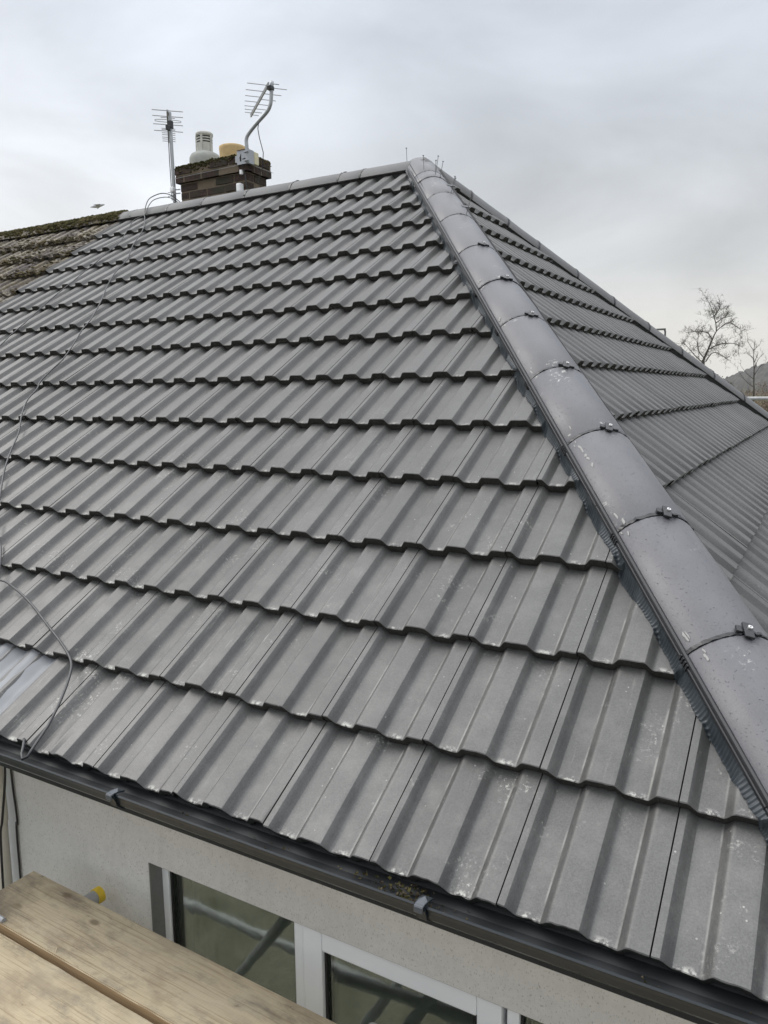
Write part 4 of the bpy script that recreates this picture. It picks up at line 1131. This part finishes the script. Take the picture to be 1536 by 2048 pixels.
def leafy(name, center, rad, n, size, mats, parent, seed, flat=1.):
    r = random.Random(seed); mb = MB()
    for q in range(n):
        d = Vector((r.gauss(0, 1), r.gauss(0, 1), r.gauss(0, 1))).normalized() * (r.random() ** .45)
        p = Vector(center) + Vector((d.x * rad[0], d.y * rad[1], d.z * rad[2]))
        a = Vector((r.gauss(0, 1), r.gauss(0, 1), r.gauss(0, 1))).normalized(); b = a.orthogonal().normalized(); s_ = size * r.uniform(.5, 1.5)
        mb.add([p - a * s_, p + b * s_ * .45, p + a * s_, p - b * s_ * .45], [(0, 1, 2, 3)], r.randrange(len(mats)))
    return mb.build(name, mats, parent)
def limb_tree(name, label, limbs, trunk_r, seed, nsub, twig, leafn, lean_up=.25):
    """tree laid out limb by limb: limbs = {name: points}; fine twigs grow along every limb"""
    r = random.Random(seed); base = Vector(limbs['trunk'][0]); base.z = ZG
    root = thing(name, label, 'tree', 'bare trees', tuple(base)); tr = MB(); cr = MB(); tips = []
    tp = [base] + [Vector(p) for p in limbs['trunk']]; n = len(tp)
    tr.tube(smooth_path(tp, 4), [trunk_r * (1 - .8 * i / ((n - 1) * 4)) for i in range((n - 1) * 4 + 1)], 8, 0, False)
    def twigs(pts, r0, lv):
        for i in range(1, len(pts)):
            d = (pts[i] - pts[i - 1]); L0 = d.length
            for q in range(nsub if lv == 0 else 2):
                if r.random() < .25: continue
                t = r.random(); p = pts[i - 1] + d * t
                dd = (d.normalized() * .5 + Vector((r.gauss(0, .75), r.gauss(0, .75), r.gauss(lean_up, .6)))).normalized()
                ln = twig * r.uniform(.4, 1.25) * (1 if lv == 0 else .52 if lv == 1 else .32); tpts = [p]
                for k in range(3):
                    dd = (dd + Vector((r.gauss(0, .28), r.gauss(0, .28), r.gauss(.05, .28)))).normalized(); tpts.append(tpts[-1] + dd * ln / 3)
                rr = r0 * (.55 if lv == 0 else .7); cr.tube(tpts, [rr, rr * .8, rr * .6, rr * .4], 3, 0, False); tips.extend(tpts[1:])
                if lv < 2: twigs(tpts, rr, lv + 1)
    for k, pts in limbs.items():
        pts = [Vector(p) for p in pts]
        if k == 'trunk': twigs(pts[len(pts) // 2:], trunk_r * .16, 0); continue
        sm = smooth_path([p + Vector((0, r.gauss(0, .12), 0)) if i else p for i, p in enumerate(pts)], 4)
        cr.tube(sm, [trunk_r * .38 * (1 - .75 * i / (len(sm) - 1)) for i in range(len(sm))], 5, 0, False)
        twigs(sm[1::2] + [sm[-1]], trunk_r * .16, 0)
    o = tr.build('trunk', MT_bark, root, True); o.matrix_parent_inverse = Matrix.Translation(root.location).inverted()
    for q in range(leafn):
        p = r.choice(tips) + Vector((r.gauss(0, .03), r.gauss(0, .03), r.gauss(0, .03))); a = Vector((r.gauss(0, 1), r.gauss(0, 1), r.gauss(0, 1))).normalized(); b = a.orthogonal().normalized(); s_ = r.uniform(.012, .034)
        cr.add([p - a * s_, p + b * s_ * .6, p + a * s_, p - b * s_ * .6], [(0, 1, 2, 3)], 1)
    o = cr.build('crown', [MT_bark, MT_leaf_brown], root); o.matrix_parent_inverse = Matrix.Translation(root.location).inverted()
MT_leaf_brown = simple('withered_leaf', (.07, .06, .035), .9)
def at(dx, dy, dist, z): return (CAM.x + dx * dist, CAM.y + dy * dist, z)
T1L = dict(trunk=[(-3.85, 42.2, 2.17), (-3.87, 42.23, 2.42), (-3.83, 42.3, 2.68), (-3.69, 42.46, 3.1), (-3.54, 42.63, 3.61), (-3.38, 42.8, 4.04), (-3.17, 42.96, 4.27)],
    a=[(-3.17, 42.96, 4.27), (-2.85, 43.19, 4.48), (-2.5, 43.35, 4.28), (-2.2, 43.48, 4.04)],
    b=[(-3.38, 42.8, 4.04), (-3.44, 42.84, 4.46), (-3.54, 42.84, 4.8), (-3.68, 42.84, 5.23), (-3.86, 42.81, 5.62)],
    c=[(-3.83, 42.3, 2.68), (-4.06, 42.23, 3.02), (-4.17, 42.26, 3.53), (-4.13, 42.38, 4.13)],
    d=[(-3.87, 42.23, 2.42), (-4.27, 42.07, 2.81), (-4.55, 41.97, 3.15), (-4.84, 41.87, 3.5)],
    e=[(-3.76, 42.31, 2.48), (-3.45, 42.56, 2.93), (-3.11, 42.74, 2.84), (-2.75, 42.9, 2.54)],
    g=[(-3.54, 42.63, 3.61), (-3.75, 42.58, 3.95), (-4.05, 42.42, 4.04), (-4.72, 42.02, 4.01)],
    h=[(-3.69, 42.46, 3.1), (-3.26, 42.75, 3.35), (-2.81, 43.02, 3.43), (-2.36, 43.27, 3.34), (-2.31, 43.22, 2.96)],
    i=[(-3.44, 42.84, 4.46), (-3.23, 43.0, 4.67), (-2.98, 43.17, 4.84)],
    j=[(-3.54, 42.84, 4.8), (-3.34, 43.03, 5.19), (-3.25, 43.12, 5.4)])
limb_tree('bare_tree', 'tall bare tree with fine twigs standing behind the far hip', T1L, .085, 4, 3, .60, 1700)
T2L = dict(trunk=[(-.95, 36.61, .74), (-.98, 36.69, 1.28), (-1.01, 36.78, 1.9), (-1.06, 36.84, 2.37), (-1.08, 36.89, 2.73)],
    a=[(-1.08, 36.89, 2.73), (-1.22, 36.84, 2.95), (-1.37, 36.8, 3.17)], b=[(-1.08, 36.89, 2.73), (-.97, 36.99, 2.91), (-.85, 37.07, 3.02)],
    c=[(-1.08, 36.89, 2.73), (-1.08, 36.93, 2.99), (-1.05, 36.99, 3.2)], d=[(-1.05, 36.84, 2.37), (-1.23, 36.77, 2.55), (-1.36, 36.72, 2.7)],
    e=[(-1.01, 36.78, 1.9), (-.89, 36.92, 2.33), (-.69, 37.09, 2.62)], g=[(-.99, 36.75, 1.65), (-.78, 36.94, 2.04), (-.57, 37.09, 2.22)],
    h=[(-.99, 36.71, 1.47), (-1.27, 36.6, 1.72), (-1.55, 36.5, 2.09)], i=[(-.99, 36.66, 1.14), (-1.31, 36.52, 1.4), (-1.62, 36.41, 1.84)],
    j=[(-1.04, 36.81, 2.19), (-.91, 36.95, 2.55), (-.92, 36.97, 2.7)])
limb_tree('bare_tree', 'thin young bare tree at the right edge before the hill', T2L, .045, 6, 1, .30, 0, .5)
# hedge, bushes and reeds
MT_h1 = simple('winter_green', (.055, .062, .028), .9, 0, .3, .5); MT_h2 = simple('winter_brown', (.10, .075, .045), .9, 0, .3, .5); MT_h3 = simple('dry_reed', (.30, .26, .17), .9, 0, .2, .5); MT_h4 = simple('red_brown_twigs', (.11, .065, .05), .9, 0, .3, .5)
def bush(c, rad, n, size, mats, label, seed, grp='bushes beyond the roof'):
    root = thing('bush', label, 'bush', grp, (c[0], c[1], ZG))
    mb = MB(); mb.tube([(c[0], c[1], ZG), (c[0], c[1], c[2])], .06, 6); o = mb.build('stem', MT_bark, root); o.matrix_parent_inverse = Matrix.Translation(root.location).inverted()
    o = leafy('foliage', c, rad, n, size, mats, root, seed); o.matrix_parent_inverse = Matrix.Translation(root.location).inverted()
    return root
p = at(-.118, .993, 36, 0); bush((p[0], p[1], .2), (.95, .9, 1.5), 2600, .045, [MT_h1, MT_bark], 'dark bush at the foot of the tall bare tree', 3)
p = at(-.063, .998, 45, 0); bush((p[0], p[1], -.6), (1.6, 1.2, 2.1), 5200, .05, [MT_h4, MT_h2], 'reddish brown bush at the right edge beyond the tube', 4)
p = at(-.080, .998, 26, 0); bush((p[0], p[1], -1.1), (2.8, 1.0, 1.55), 9000, .05, [MT_h1, MT_h2, MT_h1], 'wide green brown thicket below the level tube', 8)
rd = MB(); rr_ = random.Random(2)
for q in range(9000):
    x = rr_.uniform(-40, 30); y = rr_.uniform(78, 96); h = rr_.uniform(2.8, 4.1); w = .04
    rd.add([(x - w, y, ZG), (x + w, y, ZG), (x + rr_.gauss(0, .25), y + rr_.gauss(0, .2), ZG + h)], [(0, 1, 2)], rr_.randrange(3))
o = rd.build('reed_bed', [MT_h3, MT_h3, MT_h2]); o['kind'] = 'stuff'; o['label'] = 'pale dry reeds'
# street lamp
LB_ = at(-.177, .984, 50, ZG)
sl = thing('street_lamp', 'small dark street lamp just showing over the far hip', 'street lamp', None, LB_)
mb = MB(); mb.tube([LB_, (LB_[0], LB_[1], 4.50), (LB_[0] - .03, LB_[1], 4.60)], .055, 8); part('pole', mb, MT_lamp, sl)
mb = MB(); mb.box((LB_[0] - .52, LB_[1] - .09, 4.60), (LB_[0] + .02, LB_[1] + .09, 4.70), 0, None, .02); part('lamp_head', mb, MT_lamp, sl)
# gull
g0 = Vector((-13.16, 11.71, 5.43))
bm = bmesh.new()
prof = [(-.17, .004), (-.12, .02), (-.04, .042), (.05, .04), (.11, .024), (.15, .016), (.17, .003)]
mb = MB(); ax = Vector((.75, .62, .22)).normalized(); sd = ax.cross(Z).normalized(); up_ = sd.cross(ax)
mb.tube([g0 + ax * a for a, _ in prof], [r_ for _, r_ in prof], 10)
for s_ in (-1, 1):
    w0 = g0 + ax * .03; pts = [w0 + ax * .05, w0 + sd * s_ * .10 + up_ * .008 + ax * .04, w0 + sd * s_ * .22 - up_ * .01 - ax * .08, w0 + sd * s_ * .10 + up_ * .005 - ax * .06, w0 - ax * .06]
    lo_ = [p_ - up_ * .006 for p_ in pts]; mb.add(pts + lo_, [(0, 1, 2, 3, 4), (9, 8, 7, 6, 5), (0, 5, 6, 1), (1, 6, 7, 2), (2, 7, 8, 3), (3, 8, 9, 4)])
tag(mb.build('gull', MT_gull, None, True), 'small grey bird gliding above the mossy roof', 'bird')

# ------------------------------------------------------------------ damp air
hz = MB(); hz.box((-1505, -1505, ZG - 1), (1805, 1805, 34))
hm = bpy.data.materials.new('haze'); hm.use_nodes = True; ht = hm.node_tree; ht.nodes.clear()
ho = ht.nodes.new('ShaderNodeOutputMaterial'); pv = ht.nodes.new('ShaderNodeVolumePrincipled')
pv.inputs['Color'].default_value = (.92, .92, .92, 1); pv.inputs['Density'].default_value = 0.0003; pv.inputs['Anisotropy'].default_value = .2
ht.links.new(pv.outputs[0], ho.inputs['Volume'])
hzo = hz.build('haze', hm); hzo['kind'] = 'stuff'
